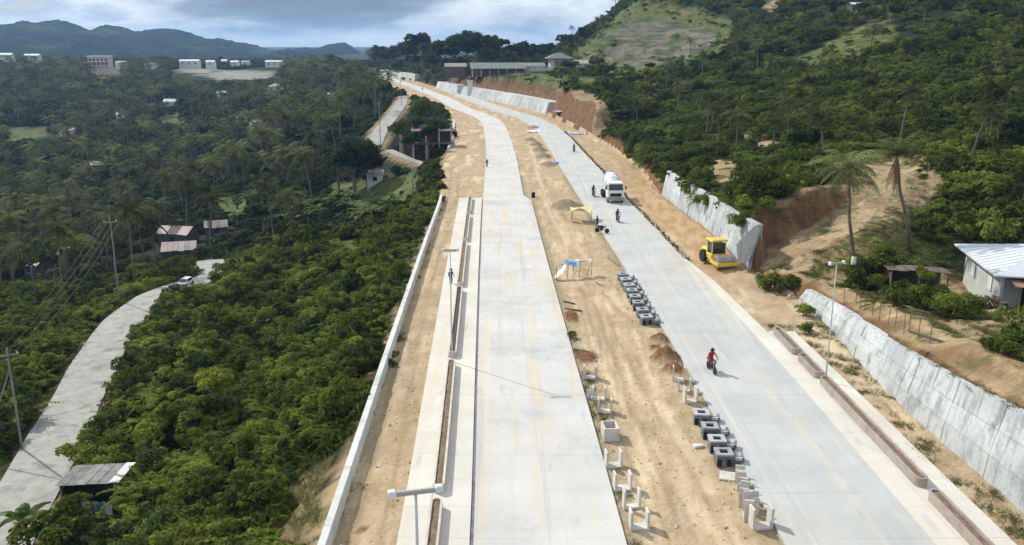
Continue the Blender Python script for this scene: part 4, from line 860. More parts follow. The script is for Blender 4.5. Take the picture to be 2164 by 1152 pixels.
# ------------------------------------------------------------------ construction clutter
def sheet(name, nx, ny, fn, mname):
    vs = [fn(i/(nx-1), j/(ny-1)) for j in range(ny) for i in range(nx)]; n = len(vs)
    vs2 = [(a, b, c-.02) for a, b, c in vs]
    f = [(j*nx+i, j*nx+i+1, (j+1)*nx+i+1, (j+1)*nx+i) for j in range(ny-1) for i in range(nx-1)]; f2 = [tuple(k+n for k in q[::-1]) for q in f]
    m = MB(); m.add(vs+vs2, f+f2, mname); return m.mesh(name, True)
def clutter():
    x, y = G(1228, 466); r = link('yellow_canopy', None, loc=(x, y, zat(x, y))); setp(r, 'faded yellow tarpaulin canopy on poles beside the sand heap in the median', 'canopy')
    link('tarpaulin', sheet('tarpaulin', 9, 7, lambda a, b: (-1.5+3*a, -1.3+2.8*b, 1.75+.28*sin(a*5+b*3)-.5*abs(a-.5)+.12*sin(b*9)), 'tarp_yellow'), r)
    for a, b in ((-1.3, -1.1), (1.3, -1.1), (-1.3, 1.3), (1.3, 1.3)): link('post', MB().tube([(a, b, -.1), (a*1.02, b, 1.75)], .04, 'wood').mesh('post'), r)
    link('side_cloth', sheet('side_cloth', 4, 4, lambda a, b: (-1.5-.1*b, -1.2+1.4*a, 1.5-1.0*b), 'tarp_yellow'), r)
    x, y = G(1208, 585); r = link('tarpaulin_shelter', None, loc=(x, y, zat(x, y)), rot=(0, 0, R(20))); setp(r, 'leaning shelter of blue and white tarpaulins on sticks in the middle of the median', 'shelter')
    link('blue_tarpaulin', sheet('blue_tarpaulin', 7, 5, lambda a, b: (-.6+1.3*a, -.3+1.1*b, 1.35+.15*sin(a*7)+.25*b), 'tarp_blue'), r)
    link('white_tarpaulin', sheet('white_tarpaulin', 8, 5, lambda a, b: (-2.0+1.4*a, -.9+.8*b+.6*a, .25+1.1*a+.12*sin(a*9+b*5)), 'tarp_white'), r)
    link('pink_sheet', sheet('pink_sheet', 7, 5, lambda a, b: (.7+1.7*a, .0+.9*b, 1.6-.1*a+.12*sin(a*8)), 'pinkcloth'), r)
    for a, b, c in ((-.6, -.3, .1), (.7, -.3, .2), (2.3, .1, .1), (.7, .8, -.2), (-2, -.8, 0), (1.4, -.6, .5)): link('stick', MB().tube([(a, b, -.1), (a+c, b+.1, 1.5)], .035, 'wood').mesh('stick'), r)
    link('ridge_pole', MB().tube([(-1.2, .1, 1.45), (2.6, .4, 1.55)], .04, 'wood').mesh('ridge_pole'), r)
    x, y = G(1296, 553); setp(link('timber_plank', MB().box(-.08, .08, -2.0, 2.0, 0, .08, 'wood').mesh('timber_plank'), loc=(x, y, .03), rot=(0, 0, R(12))), 'long pale timber plank lying at the edge of the right road', 'plank')
    for px, py, c, lb in ((1128, 278, 'tarp_white', 'white and blue sheet over the far end of the sand heaps'), (1182, 250, 'lilac', 'lilac tarpaulin spread on the dirt right of the far bend'), (1218, 282, 'lilac', 'larger lilac tarpaulin on the dirt left of the jungle edge'), (1174, 345, 'tarp_blue', 'small blue tarpaulin at the foot of the sand heaps by the right road')):
        x, y = G(px, py); s = 2.2 if c != 'tarp_blue' else 1.0
        setp(link('tarpaulin_sheet', sheet('tarpaulin_sheet', 8, 8, lambda a, b: ((a-.5)*s*1.6, (b-.5)*s*2.2, .12+.22*max(0, 1-4*((a-.5)**2+(b-.5)**2))+.07*sin(a*11+b*4)), c), loc=(x, y, zat(x, y)+.05)), lb, 'tarpaulin')
    x, y = G(1127, 417); setp(link('black_barrel', MB().lathe([(.28, 0), (.3, .05), (.3, .8), (.27, .85)], 'black', 16).mesh('black_barrel'), loc=(x, y, zat(x, y))), 'black barrel where the left road narrows', 'barrel')
    # steel bars and formwork left on the ground
    for i, (px, py, ln, a, lb) in enumerate([(1212, 655, 1.6, 75, 'dark beam on the dirt by the left road, above the small shrub'), (1203, 640, 1.2, 60, 'short dark beam farther up at the left road edge'), (1265, 600, 1.4, 20, 'stick lying right of the blue shelter'), (1415, 742, 1.6, 60, 'grey board across the brown heap')]):
        x, y = G(px, py); setp(link('beam', MB().box(-.06, .06, -ln/2, ln/2, 0, .1, 'darkwall' if i < 2 else 'wood').mesh('beam'), loc=(x, y, zat(x, y)+.04), rot=(R(4), 0, R(a))), lb, 'beam')
    # rebar stubs along the rough right edge of the right road
    m = MB()
    for y in np.arange(95, 240, .55):
        x = float(R2(y))+.3+random.uniform(-.12, .2); 
        for q in range(2):
            a = random.uniform(-.2, .35); b = random.uniform(-.25, .25); m.tube([(x, y+q*.2, -.2), (x+a, y+b+q*.2, random.uniform(.2, .5))], .022, 'darkwall', 3)
        if random.random() < .6: m.box(x-.1, x+random.uniform(.05, .25), y, y+random.uniform(.15, .4), -.1, random.uniform(.08, .3), 'soil')
    setp(link('rebar_stubs', m.mesh('rebar_stubs')), 'ragged row of rusty bars and rubble along the right road near the mixer truck', 'rebar', kind='stuff')
    # stones and clods strewn on the dirt
    st = MB(); k = 0
    for i in range(1900):
        y = 30+130*random.random()**1.5; t = random.random()
        if random.random() < .5: x = float(R1(y))+.3+(float(L2(y))-float(R1(y))-.6)*t
        elif random.random() < .5: x = float(XL(y))+.5+(float(L1(y))-3.8-float(XL(y))-.5)*(t**2 if random.random() < .6 else t)
        else: x = max(float(R2(y))+.6, float(OUT2c(y)) if y < 95 else 0)+.1+3*t
        if x > float(XR(y))-.2: continue
        s = random.uniform(.025, .075)*(1.6 if random.random() < .06 else 1); ang = random.random()*6.28
        X = Matrix.Translation((x, y, zr_(x, y)))@Matrix.Rotation(ang, 4, 'Z')@Matrix.Diagonal((s, s*random.uniform(.6, 1.2), s*random.uniform(.5, .9), 1))
        st.add([(-1, -.8, -.3), (1, -.7, -.3), (.8, 1, -.3), (-.9, .9, -.3), (-.5, -.4, .8), (.6, -.5, .7), (.3, .5, .9)], [(0, 1, 5, 4), (1, 2, 6, 5), (2, 3, 6), (3, 0, 4, 6), (4, 5, 6)], random.choice(['clod', 'clod', 'walk', 'plant_wall']), X)
    setp(link('scattered_stones', st.mesh('scattered_stones')), 'loose stones and clods strewn over the bare earth between the roads', 'stones', kind='stuff')
_zc = {}
def zr_(x, y):
    k = (round(x), round(y))
    if k not in _zc: _zc[k] = zat(k[0], k[1]) if False else -.03
    return _zc[k]
clutter()

# ------------------------------------------------------------------ houses
def hip(w_, d, h, ov=.4):
    a = w_/2+ov; b = d/2+ov; r = max(a-b, 0.05)
    return [(-a, -b, 0), (a, -b, 0), (a, b, 0), (-a, b, 0), (-r, 0, h), (r, 0, h)]
def gable(name, w_, d, h, mname, ov=.3, th=.06):
    a = w_/2+ov; b = d/2+ov; m = MB(); m.add([(-a, -b, 0), (a, -b, 0), (a, 0, h), (-a, 0, h), (a, b, 0), (-a, b, 0), (-a, -b, -th), (a, -b, -th), (a, b, -th), (-a, b, -th), (-a, 0, h-th), (a, 0, h-th)],
        [(0, 1, 2, 3), (3, 2, 4, 5), (6, 7, 1, 0), (8, 9, 5, 4), (7, 11, 10, 6)[::-1], (10, 11, 8, 9)[::-1], (1, 7, 11, 2), (2, 11, 8, 4), (6, 0, 3, 10), (10, 3, 5, 9)], mname); return m.mesh(name)
def small_house(px, py, w_, d, wh, rh, roof, wall, rz, label, wins=2, cat='house', z=None, Y=None, group=None, roofkind='gable', sink=.4):
    if Y: x, y, z0 = D(px, py, Y)
    else: x, y, z0 = hit(px, py)
    if z is None: z = z0
    r = link('house', None, loc=(x, y, z-.2), rot=(0, 0, rz)); setp(r, label, cat)
    link('wall', MB().box(-w_/2, w_/2, -d/2, d/2, -3, wh, wall).mesh('wall'), r)
    if roofkind == 'hip':
        v = hip(w_, d, rh); m = MB(); m.add(v+[(a, b, -.08) for a, b, c in v[:4]], [(0, 1, 5, 4), (1, 2, 5), (2, 3, 4, 5), (3, 0, 4), (6, 7, 1, 0), (7, 8, 2, 1), (8, 9, 3, 2), (9, 6, 0, 3), (9, 8, 7, 6)], roof); link('roof', m.mesh('roof'), r, loc=(0, 0, wh+.09))
    else:
        
        if group == 'near village':
            rr_ = link('roof', MB().box(-w_/2, w_/2, -.04, .04, rh-.14, rh-.03, 'wood').mesh('roof'), r, loc=(0, 0, wh+.07)); ns_ = 6
            for k in range(ns_):
                for sg in (-1, 1):
                    a0 = -w_/2-.3+(w_+.6)*k/ns_+.01; a1 = a0+(w_+.6)/ns_-.03+random.uniform(-.05, .06); zz_ = random.uniform(.0, .05); ov_ = random.uniform(.1, .5)
                    link('roof_sheet', MB().add([(a0, sg*(d/2+ov_), zz_-ov_*.3), (a1, sg*(d/2+ov_), zz_-ov_*.3), (a1, 0, rh+zz_), (a0, 0, rh+zz_), (a0, sg*(d/2+ov_), zz_-ov_*.3-.03), (a1, sg*(d/2+ov_), zz_-ov_*.3-.03)], [(0, 1, 2, 3), (0, 4, 5, 1)], random.choice([roof, roof, 'roofgrey', 'rustdark', 'rooftan'])).mesh('roof_sheet'), rr_)
        else: link('roof', gable('roof', w_, d, rh, roof), r, loc=(0, 0, wh+.07))

        m = MB()
        for s in (-1, 1): m.add([(s*w_/2, -d/2, wh), (s*w_/2, d/2, wh), (s*w_/2, 0, wh+rh*.93)], [(0, 1, 2)], wall)
        link('gable_end', m.mesh('gable_end'), r)
    for i in range(wins):
        t = -w_/2+w_*(i+.5)/wins; fr = link('window', MB().box(t-.5, t+.5, -d/2-.04, -d/2+.02, wh*.38, wh*.78, 'glass').mesh('window'), r)
        link('sill', MB().box(t-.6, t+.6, -d/2-.14, -d/2-.003, wh*.33, wh*.375, 'conc').mesh('sill'), fr)
    return r
def near_house():
    # L-corner house at the right edge; local x runs along the long front wall
    bx, by, bz = D(2031, 618, 80); cx_, cy_, cz = D(2108, 664, 70)
    z = 2.0; a = atan2(cy_-by, cx_-bx); Lw = math.hypot(cx_-bx, cy_-by)
    r = link('house', None, loc=(bx, by, z), rot=(0, 0, a)); setp(r, 'grey plastered house with a bright white hipped metal roof at the right edge', 'house')
    W, Dp, h = Lw, 11.0, 2.9
    m = MB(); m.box(0, W, 0, .2, -1, h, 'plaster'); m.box(0, .2, .2, Dp, -1, h, 'plaster'); m.box(0, W, Dp-.2, Dp, -1, h, 'plaster')
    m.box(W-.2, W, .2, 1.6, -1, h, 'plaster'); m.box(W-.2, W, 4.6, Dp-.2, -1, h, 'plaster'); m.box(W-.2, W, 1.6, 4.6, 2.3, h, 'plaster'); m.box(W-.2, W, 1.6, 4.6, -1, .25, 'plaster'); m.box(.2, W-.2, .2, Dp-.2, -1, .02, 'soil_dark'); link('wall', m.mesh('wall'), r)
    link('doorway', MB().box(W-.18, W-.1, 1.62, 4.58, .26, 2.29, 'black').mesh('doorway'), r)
    for t in (W*.26, W*.72):
        o = link('window', MB().box(t-.55, t+.55, -.03, .05, 1.0, 2.1, 'glass').mesh('window'), r)
        link('shutter', MB().box(t-.4, t+.6, -.07, -.034, 1.02, 2.08, 'whitewall').mesh('shutter'), o); link('sill', MB().box(t-.65, t+.65, -.12, -.003, .9, .99, 'conc').mesh('sill'), o)
    link('corner_post', MB().box(W+.002, W+.2, -.15, .1, -1, h, 'whitewall').mesh('corner_post'), r)
    # hipped roof of ribbed sheets
    ov = .9; x0, x1, y0, y1 = -ov, W+ov, -ov, Dp+ov; rh = 1.6
    ax = (x0+x1)/2; hy = (y1-y0)/2; cyy = (y0+y1)/2; hw_ = (x1-x0)/2
    A, B = (ax, cyy-max(hy-hw_, 0), rh), (ax, cyy+max(hy-hw_, 0), rh)
    P4 = [(x0, y0, 0), (x1, y0, 0), (x1, y1, 0), (x0, y1, 0)]
    roof = link('roof', MB().add(P4+[A, B]+[(a_, b_, -.12) for a_, b_, c_ in P4], [(6, 7, 1, 0), (7, 8, 2, 1), (8, 9, 3, 2), (9, 6, 0, 3), (9, 8, 7, 6)]+[(0, 1, 4), (1, 2, 5, 4), (2, 3, 5), (3, 0, 4, 5)], 'roofwhite').mesh('roof'), r, loc=(0, 0, h+.12))
    def rib(p, q): return MB().tube([Vector(p)+Vector((0, 0, .02)), Vector(q)+Vector((0, 0, .02))], .018, 'roofwhite', 4).mesh('rib')
    for k in range(1, 14):
        t = k/14; xx = x0+(x1-x0)*t; top = (xx, y0+min(t, 1-t)*2*hw_, rh*min(t, 1-t)*2); link('rib', rib((xx, y0, 0), top), roof)
    for k in range(1, 18):
        yk = y0+(y1-y0)*k/18; d_ = min(yk-y0, y1-yk, hw_); link('rib', rib((x0, yk, 0), (x0+d_, yk, rh*d_/hw_)), roof); link('rib', rib((x1, yk, 0), (x1-d_, yk, rh*d_/hw_)), roof)
    # rusty porch roof of sheets over the doorway
    po = link('porch_roof', MB().box(W+.1, W+.16, .3, 6.5, 2.55, 2.62, 'wood').mesh('porch_roof'), r)
    for k in range(6):
        link('roof_sheet', MB().add([(W-.2, .4+k, 2.78+random.uniform(0, .03)), (W-.2, 1.42+k, 2.8), (W+2.0, 1.42+k, 2.42), (W+2.0, .4+k, 2.4+random.uniform(0, .03)), (W-.2, .4+k, 2.75), (W-.2, 1.42+k, 2.77), (W+2.0, 1.42+k, 2.39), (W+2.0, .4+k, 2.37)], [(0, 1, 2, 3), (7, 6, 5, 4), (3, 2, 6, 7), (0, 3, 7, 4), (1, 5, 6, 2)], 'roofred').mesh('roof_sheet'), po)
    for yk in (.6, 6.2): link('porch_post', MB().box(W+1.85, W+1.95, yk, yk+.1, -.6, 2.37, 'wood').mesh('porch_post'), r)
    return r
near_house()
def woodpile():
    x, y, z = hit(2092, 655, 50, 90); k = 0
    lg = MB().tube([(-.55, 0, 0), (.55, 0, 0)], .10, 'wood', 7).mesh('firewood_log')
    for row in range(5):
        for i in range(9-row):
            px = (i-(8-row)/2)*.24; k += 1
            o = link('firewood_log', lg, loc=(x+px*1.3, y+.3+random.uniform(-.1, .1), z+.12+row*.2), rot=(0, R(random.uniform(-6, 6)), R(70+random.uniform(-14, 14)))); setp(o, 'brown firewood log in the heap against the grey house wall', 'log', 'firewood stacked against the house')
    x, y, z = hit(2119, 662, 50, 90)
    setp(link('water_drum', MB().lathe([(.27, 0), (.29, .04), (.29, .85), (.27, .88)], 'darkwall', 14).mesh('water_drum'), loc=(x, y, z)), 'dark drum beside the firewood at the house corner', 'drum')
woodpile()
def shack(px, py, rz, w_, d, h, label, Y=None, roof='roofgrey', n=6, items=True, z=None):
    x, y, z0 = hit(px, py) if Y is None else D(px, py, Y); z = z0 if z is None else z
    r = link('shack', None, loc=(x, y, z), rot=(0, 0, rz)); setp(r, label, 'shack')
    for a in (-1, 1):
        for b in (-1, 1): link('post', MB().box(a*w_/2-.06, a*w_/2+.06, b*d/2-.06, b*d/2+.06, -1, h+(0 if b > 0 else .2), 'wood').mesh('post'), r)
    link('back_wall', MB().box(-w_/2+.07, w_/2-.07, d/2-.05, d/2, -.5, h, 'darkwall').mesh('back_wall'), r)
    link('side_wall', MB().box(-w_/2, -w_/2+.05, -d/2+.07, d/2-.07, -.5, h-.1, 'darkwall').mesh('side_wall'), r)
    for k in range(n):
        x0 = -w_/2-.3+(w_+.6)*k/n; x1 = -w_/2-.3+(w_+.6)*(k+1)/n-.03; j = random.uniform(-.05, .05); s = random.uniform(-.15, .1)
        vs = []; seg = 6
        for t in range(seg+1):
            xx = x0+(x1-x0)*t/seg; dz = .03*(t % 2)
            vs += [(xx, -d/2-.2+s, h+.3+dz+j), (xx, d/2+.3+s, h+.05+dz+j)]
        m = MB(); m.add(vs+[(a, b, c-.02) for a, b, c in vs], [(2*t, 2*t+2, 2*t+3, 2*t+1) for t in range(seg)]+[(2*t+14+1, 2*t+14+3, 2*t+14+2, 2*t+14) for t in range(seg)]+[(14+2*t, 14+2*t+2, 2*t+2, 2*t) for t in range(seg)], roof if k != n-1 else 'whitewall' if items else roof); link('roof_sheet', m.mesh('roof_sheet'), r)
    return r, x, y, z
sh, sx_, sy_, sz_ = shack(212, 1068, R(4), 3.7, 3.1, 2.3, 'open shack with a patched grey sheet roof by the village road at bottom left', roof='shackroof')
for i, (dx, dy, c, lb) in enumerate([(.0, -1.9, 'lilac', 'lilac cloth hung out in front of the bottom left shack'), (.85, -2.1, 'tarp_blue', 'blue cloth hung out in front of the bottom left shack'), (1.6, -2.2, 'tarp_white', 'white cloth hung at the corner of the bottom left shack')]):
    setp(link('hanging_cloth', sheet('hanging_cloth', 5, 5, lambda a, b: (-.42+.84*a, .07*sin(a*9), 1.35-.9*b+.03*sin(a*5)), c), loc=(sx_+dx, sy_+dy, sz_+.1), rot=(0, 0, R(-20))), lb, 'laundry')
setp(link('clothes_line', MB().tube([(sx_-.6, sy_-1.7, sz_+1.46), (sx_+2.1, sy_-2.4, sz_+1.46)], .02, 'wire', 4).mesh('clothes_line')), 'line strung in front of the bottom left shack', 'clothes line')
shack(1932, 612, R(-12), 4.6, 2.6, 1.7, 'low dark shed with a rusty roof among the shrubs left of the white roofed house', roof='rustdark', items=False)
gv = 'village houses among the palms'
small_house(382, 548, 6, 5, 2.6, 1.2, 'rooftan', 'darkwall', R(15), 'house with a pinkish roof just beyond the end of the village road', 1, group='near village')
small_house(378, 515, 7, 5, 2.8, 1.3, 'rooftan', 'darkwall', R(-10), 'pale roofed house behind the pinkish one past the village road', 1, group='near village')
small_house(458, 497, 4.5, 4, 2.4, 1.1, 'rooftan', 'darkwall', R(20), 'small cream roofed hut right of the houses past the village road', 1, group='near village')
small_house(125, 556, 4.5, 3.5, 2.5, .9, 'roofwhite', 'darkwall', R(10), 'small white roofed hut among the palms left of the power pole', 1, group='near village')
small_house(78, 580, 3, 3, 2.2, .7, 'roofwhite', 'darkwall', R(-20), 'tiny white roofed hut, leftmost among the palms', 1, group='near village')
small_house(365, 224, 9, 7, 3, 1.4, 'roofwhite', 'whitewall', R(8), 'white roofed house alone in the dark palm grove', 2)
small_house(590, 193, 13, 9, 3.4, 1.8, 'rooftan', 'pinkwall', R(8), 'large brown roofed house at the top right of the palm grove', 3, roofkind='hip')
small_house(704, 213, 7, 6, 3, 1.4, 'roofwhite', 'whitewall', R(30), 'white roofed house at the right edge of the palm grove', 1)
small_house(512, 262, 6, 5, 3, 1.2, 'roofwhite', 'whitewall', R(0), 'pale roofed hut in the middle of the palm grove', 1)
small_house(541, 270, 5, 5, 3, 1.2, 'roofgrey', 'whitewall', R(30), 'grey roofed hut just right of the pale hut in the palm grove', 1)
small_house(258, 252, 4.5, 4, 3, 1.2, 'roofwhite', 'whitewall', R(0), 'tiny white hut in the left part of the palm grove', 1)
small_house(470, 206, 6, 4, 3, 1.2, 'roofwhite', 'whitewall', R(10), 'thin white roof deep in the palms below the grey field', 1)
small_house(218, 362, 8, 5, 3, 1.2, 'roofgrey', 'darkwall', R(10), 'long grey roof half hidden by palms on the left', 1)
small_house(145, 287, 8, 5, 3, 1.3, 'rooftan', 'pinkwall', R(6), 'brownish roofed house beside the light green clearing on the left', 1)
small_house(793, 386, 3.5, 3, 2.2, .8, 'roofgrey', 'whitewall', R(6), 'small shed below the large round dark tree', 1)
def skyline():
    # plateau buildings
    x, y, z = D(213, 138, 760); r = link('apartment_house', None, loc=(x, y, z-2), rot=(0, 0, R(6))); setp(r, 'two-storey pink building on the skyline at the left', 'building')
    link('wall', MB().box(-8.5, 8.5, -5, 5, -6, 9, 'pinkwall').mesh('wall'), r); link('roof', MB().rbox(-9.2, 9.2, -5.6, 5.6, 9.01, 9.7, 'roofwhite', .3).mesh('roof'), r)
    for fl in (2.2, 5.6):
        for i in range(5): link('window', MB().box(-7.6+i*3.2, -5.6+i*3.2, -5.12, -4.99, fl, fl+1.9, 'glass').mesh('window'), r)
        link('balcony', MB().box(-8.5, 8.5, -6.2, -5.13, fl-.9, fl-.65, 'whitewall').mesh('balcony'), r)
    for px, py, w_, h, rf, lb, Y in [(402, 138, 16, 3.6, 'roofwhite', 'long building with a bright white roof above the grey field', 760), (446, 139, 7, 3.4, 'roofwhite', 'small white roofed building right of the long white roof', 770), (583, 140, 17, 4, 'roofwhite', 'white arched open hall at the right end of the grey field', 800),
                                    (258, 138, 9, 2.5, 'roofgrey', 'low grey roofed house right of the pink building', 780), (320, 140, 10, 2, 'roofgrey', 'low dim roof left of the long white roof', 780), (70, 126, 14, 4, 'roofwhite', 'whitish long house on the skyline at far left', 860), (15, 124, 12, 4, 'roofwhite', 'pale house cut by the left edge on the skyline', 880),
                                    (497, 138, 7, 3, 'roofwhite', 'small pale house between the two white roofs on the skyline', 820), (520, 138, 7, 3, 'roofgrey', 'small grey house left of the white open hall', 820), (475, 135, 5, 3, 'whitewall', 'tiny white house on the skyline', 860)]:
        small_house(px, py, w_, 7, h, 1.4, rf, 'whitewall', R(3), lb, 3 if w_ > 9 else 1, Y=Y)
    # shed and house above the orange cutting
    x, y, z = D(1052, 160, 412); z = zat(x, y+6); r = link('long_shed', None, loc=(x, y+6, z), rot=(0, 0, R(4))); setp(r, 'long low shed with a grey-green roof above the cutting', 'shed')
    link('wall', MB().box(-12.5, 12.5, -4, 4, -1, 2.8, 'darkwall').mesh('wall'), r)
    for k in range(13): link('roof_panel', MB().add([(-13+k*2, -5.2, 2.7), (-11.04+k*2, -5.2, 2.7), (-11.04+k*2, 4, 5.2), (-13+k*2, 4, 5.2), (-13+k*2, -5.2, 2.6), (-11.04+k*2, -5.2, 2.6)], [(0, 1, 2, 3), (4, 5, 1, 0)], 'roofgreen').mesh('roof_panel'), r)
    for k in range(7): link('post', MB().box(-12+k*4-.1, -12+k*4+.1, -4.9, -4.7, -1, 2.65, 'whitewall').mesh('post'), r)
    x, y, z = D(993, 163, 405); z = zat(x, y); setp(link('white_pillar', MB().rbox(-1.2, 1.2, -1, 1, -1, 6.8, 'whitewall', .1).box(-1.4, 1.4, -1.2, 1.2, 6.81, 7.0, 'conc').mesh('white_pillar'), loc=(x, y, z)), 'tall white block standing at the left end of the long shed', 'water tower')
    x, y, z = D(1181, 145, 425); z = zat(x, y); r = link('gatehouse', None, loc=(x, y, z), rot=(0, 0, R(5))); setp(r, 'house with a green pointed roof and red doors above the cutting', 'house')
    link('wall', MB().box(-4.6, 4.6, -3.5, 3.5, -1, 5.2, 'plaster').mesh('wall'), r)
    v = hip(11, 9, 2.6, .8); link('roof', MB().add(v+[(a, b, -.15) for a, b, c in v[:4]], [(0, 1, 5, 4), (1, 2, 5), (2, 3, 4, 5), (3, 0, 4), (6, 7, 1, 0), (7, 8, 2, 1), (8, 9, 3, 2), (9, 6, 0, 3), (9, 8, 7, 6)], 'roofgreen').mesh('roof'), r, loc=(0, 0, 5.36))
    for t in (-1.1, 1.1): link('door', MB().box(t-1, t+1, -3.6, -3.49, .2, 4, 'roofred').mesh('door'), r)
    for t in (-3.8, 3.8): link('column', MB().box(t-.3, t+.3, -4.6, -4.0, -1, 5.2, 'whitewall').mesh('column'), r)
    for px, wd, lb in ((1130, 9, 'grey roofed wing left of the green roofed house'), (1225, 10, 'low grey roofed building right of the green roofed house')):
        small_house(px, 150, wd, 6, 2.4, 1.6, 'roofgrey', 'plaster', R(4), lb, 3, Y=425, z=zat(D(px, 150, 425)[0], 425))
    x0 = D(1105, 150, 418)[0]; x1 = D(1255, 150, 418)[0]; m = MB()
    rw = link('boundary_wall', None, loc=(x0, 418, 0)); setp(rw, 'low grey boundary wall in front of the green roofed house', 'wall')
    n = 12
    for i in range(n):
        a = x0+(x1-x0)*i/n; link('wall_panel', MB().box(a-x0, a-x0+(x1-x0)/n-.1, -.15, .15, zat(a, 418)-1, zat(a, 418)+1.7, 'plaster').mesh('wall_panel'), rw)
    small_house(963, 150, 10, 6, 2.2, 1.6, 'roofgrey', 'darkwall', R(4), 'dim brown roof under the trees left of the white block', 2, Y=430)
    small_house(1812, 18, 6, 5, 1.2, .8, 'roofwhite', 'darkwall', R(4), 'tiny white roof high up on the green hill', 0)
skyline()
# unfinished building in the tree clump at the bend
def frame_building():
    x, y, z = D(915, 322, 205); r = link('unfinished_building', None, loc=(x, y, z-1), rot=(0, 0, R(8))); setp(r, 'dark unfinished post-and-beam building under the tall trees left of the bend', 'building')
    for i in range(4):
        for j in range(2): link('column', MB().box(-4.5+i*3-.12, -4.5+i*3+.12, j*4-.12, j*4+.12, -2, 6.5, 'plaster').mesh('column'), r)
    for k, z_ in enumerate((2.9, 5.8)): link('floor_slab', MB().box(-4.9, 4.9, -.5, 4.5, z_, z_+.22, 'rustdark').mesh('floor_slab'), r)
    link('back_wall', MB().box(-4.5, 4.5, 4.14, 4.3, -2, 6, 'darkwall').mesh('back_wall'), r)
    small_house(872, 300, 6, 5, 3.2, 1.3, 'roofgrey', 'darkwall', R(20), 'grey roofed house beside the unfinished building at the bend', 1, Y=226)
frame_building()
# parked car at the top of the village road
def car():
    x, y = SIDE[8][0]+.8, SIDE[8][1]+3; z = zat(x, y)+.14; r = link('parked_car', None, loc=(x-.6, y-.5, z), rot=(0, 0, R(-8)), scl=.75); setp(r, 'pale car at the far end of the village road', 'car')
    m = MB(); m.rbox(-.85, .85, -2.1, 2.1, .35, .85, 'white', .1); m.add([(-.8, -1.1, .85), (.8, -1.1, .85), (.8, 1.7, .85), (-.8, 1.7, .85), (-.66, -.5, 1.42), (.66, -.5, 1.42), (.66, 1.3, 1.42), (-.66, 1.3, 1.42)], [(4, 5, 6, 7), (0, 1, 5, 4), (1, 2, 6, 5), (2, 3, 7, 6), (3, 0, 4, 7)], 'white'); link('body', m.mesh('body'), r)
    link('windscreen', MB().add([(-.72, -1.06, .9), (.72, -1.06, .9), (.62, -.56, 1.38), (-.62, -.56, 1.38)], [(0, 1, 2, 3)], 'glass').mesh('windscreen'), r, loc=(0, -.02, .01))
    for s in (-1, 1): link('side_window', MB().add([(.8*s, -.8, .92), (.8*s, 1.4, .92), (.7*s, 1.15, 1.34), (.7*s, -.45, 1.34)], [(0, 1, 2, 3)], 'glass').mesh('side_window'), r, loc=(.015*s, 0, 0))
    for s in (-1, 1):
        for yy_ in (-1.35, 1.35): wheel(r, (.78*s, yy_, .32), .32, .2)
car()

# ------------------------------------------------------------------ poles, wires, fence
POLE = MB().tube([(0, 0, -1), (0, 0, 5), (0, 0, 10)], [.15, .12, .09], 'polegrey', 7).mesh('shaft', True)
ARM = MB().box(-1.1, 1.1, -.06, .06, 9.2, 9.32, 'wood').mesh('crossarm'); INS = MB().lathe([(.05, 9.32), (.09, 9.4), (.05, 9.5)], 'white', 8).mesh('insulator')
def upole(x, y, z, h, label, rz=0, lean=0):
    r = link('utility_pole', None, loc=(x, y, z), rot=(R(lean), 0, rz), scl=(.75, .75, h/10)); setp(r, label, 'utility pole', 'utility poles')
    link('shaft', POLE, r); link('crossarm', ARM, r)
    for k in (-1, 0, 1): link('insulator', INS, r, loc=(k*.95, 0, 0))
    return r
def by_tops(px, pyb, pyt, Y):
    x, y, z = D(px, pyb, Y); zt = D(px, pyt, Y)[2]; return x, y, z, zt-z
PP = {}
for key, px, pyb, pyt, Y, lb in [('a', 252, 632, 455, 112, 'tall utility pole left of the village road near its far end'), ('b', 40, 905, 735, 68, 'utility pole at the left edge beside the village road'), ('c', 805, 328, 212, 236, 'utility pole beside the pale lane left of the bend'),
                                ('d', 849, 235, 165, 330, 'utility pole beside the far end of the left dirt strip'), ('e', 874, 440, 340, 165, 'utility pole in the grove just left of the parapet end'), ('f', 826, 200, 172, 520, 'farthest small utility pole beside the vanishing road')]:
    x, y, z, h = by_tops(px, pyb, pyt, Y); g = zat(x, y); PP[key] = (x, y, g, z+h-g); upole(x, y, g, z+h-g, lb, R(30) if key in 'ab' else R(80))
xb, yb, zb_, hb = PP['b']
m = MB().tube([(xb-2.2, yb-3, zat(xb-2.2, yb-3)), (xb+.0, yb, zb_+hb*.8)], .06, 'polegrey', 6).mesh('stay_pole'); setp(link('stay_pole', m), 'slanting stay pole leaning on the left edge utility pole', 'stay pole')
def wire(p, q, sag, label, group):
    p = Vector(p); q = Vector(q); pts = [p.lerp(q, t/10)-Vector((0, 0, sag*4*(t/10)*(1-t/10))) for t in range(11)]
    o = link('power_cable', MB().tube(pts, .022, 'wire', 3).mesh('power_cable')); setp(o, label, 'cable', group)
xa, ya, za, ha = PP['a']
for i in range(4):
    d = -1+i*.66; wire((xa+d, ya+d*.5, za+ha*.93), (xb+d, yb+d*.5, zb_+hb*.93), .8, 'thin black power cable between the two poles along the village road', 'cables along the village road')
    wire((xb+d, yb+d*.5, zb_+hb*.93), (xb-14+d, yb-40, zb_+hb*.9), .8, 'thin black power cable running from the left edge pole to the bottom left corner', 'cables at the bottom left')
xe, ye, ze, he = PP['e']; xc, yc, zc, hc = PP['c']; xd, yd, zd_, hd = PP['d']
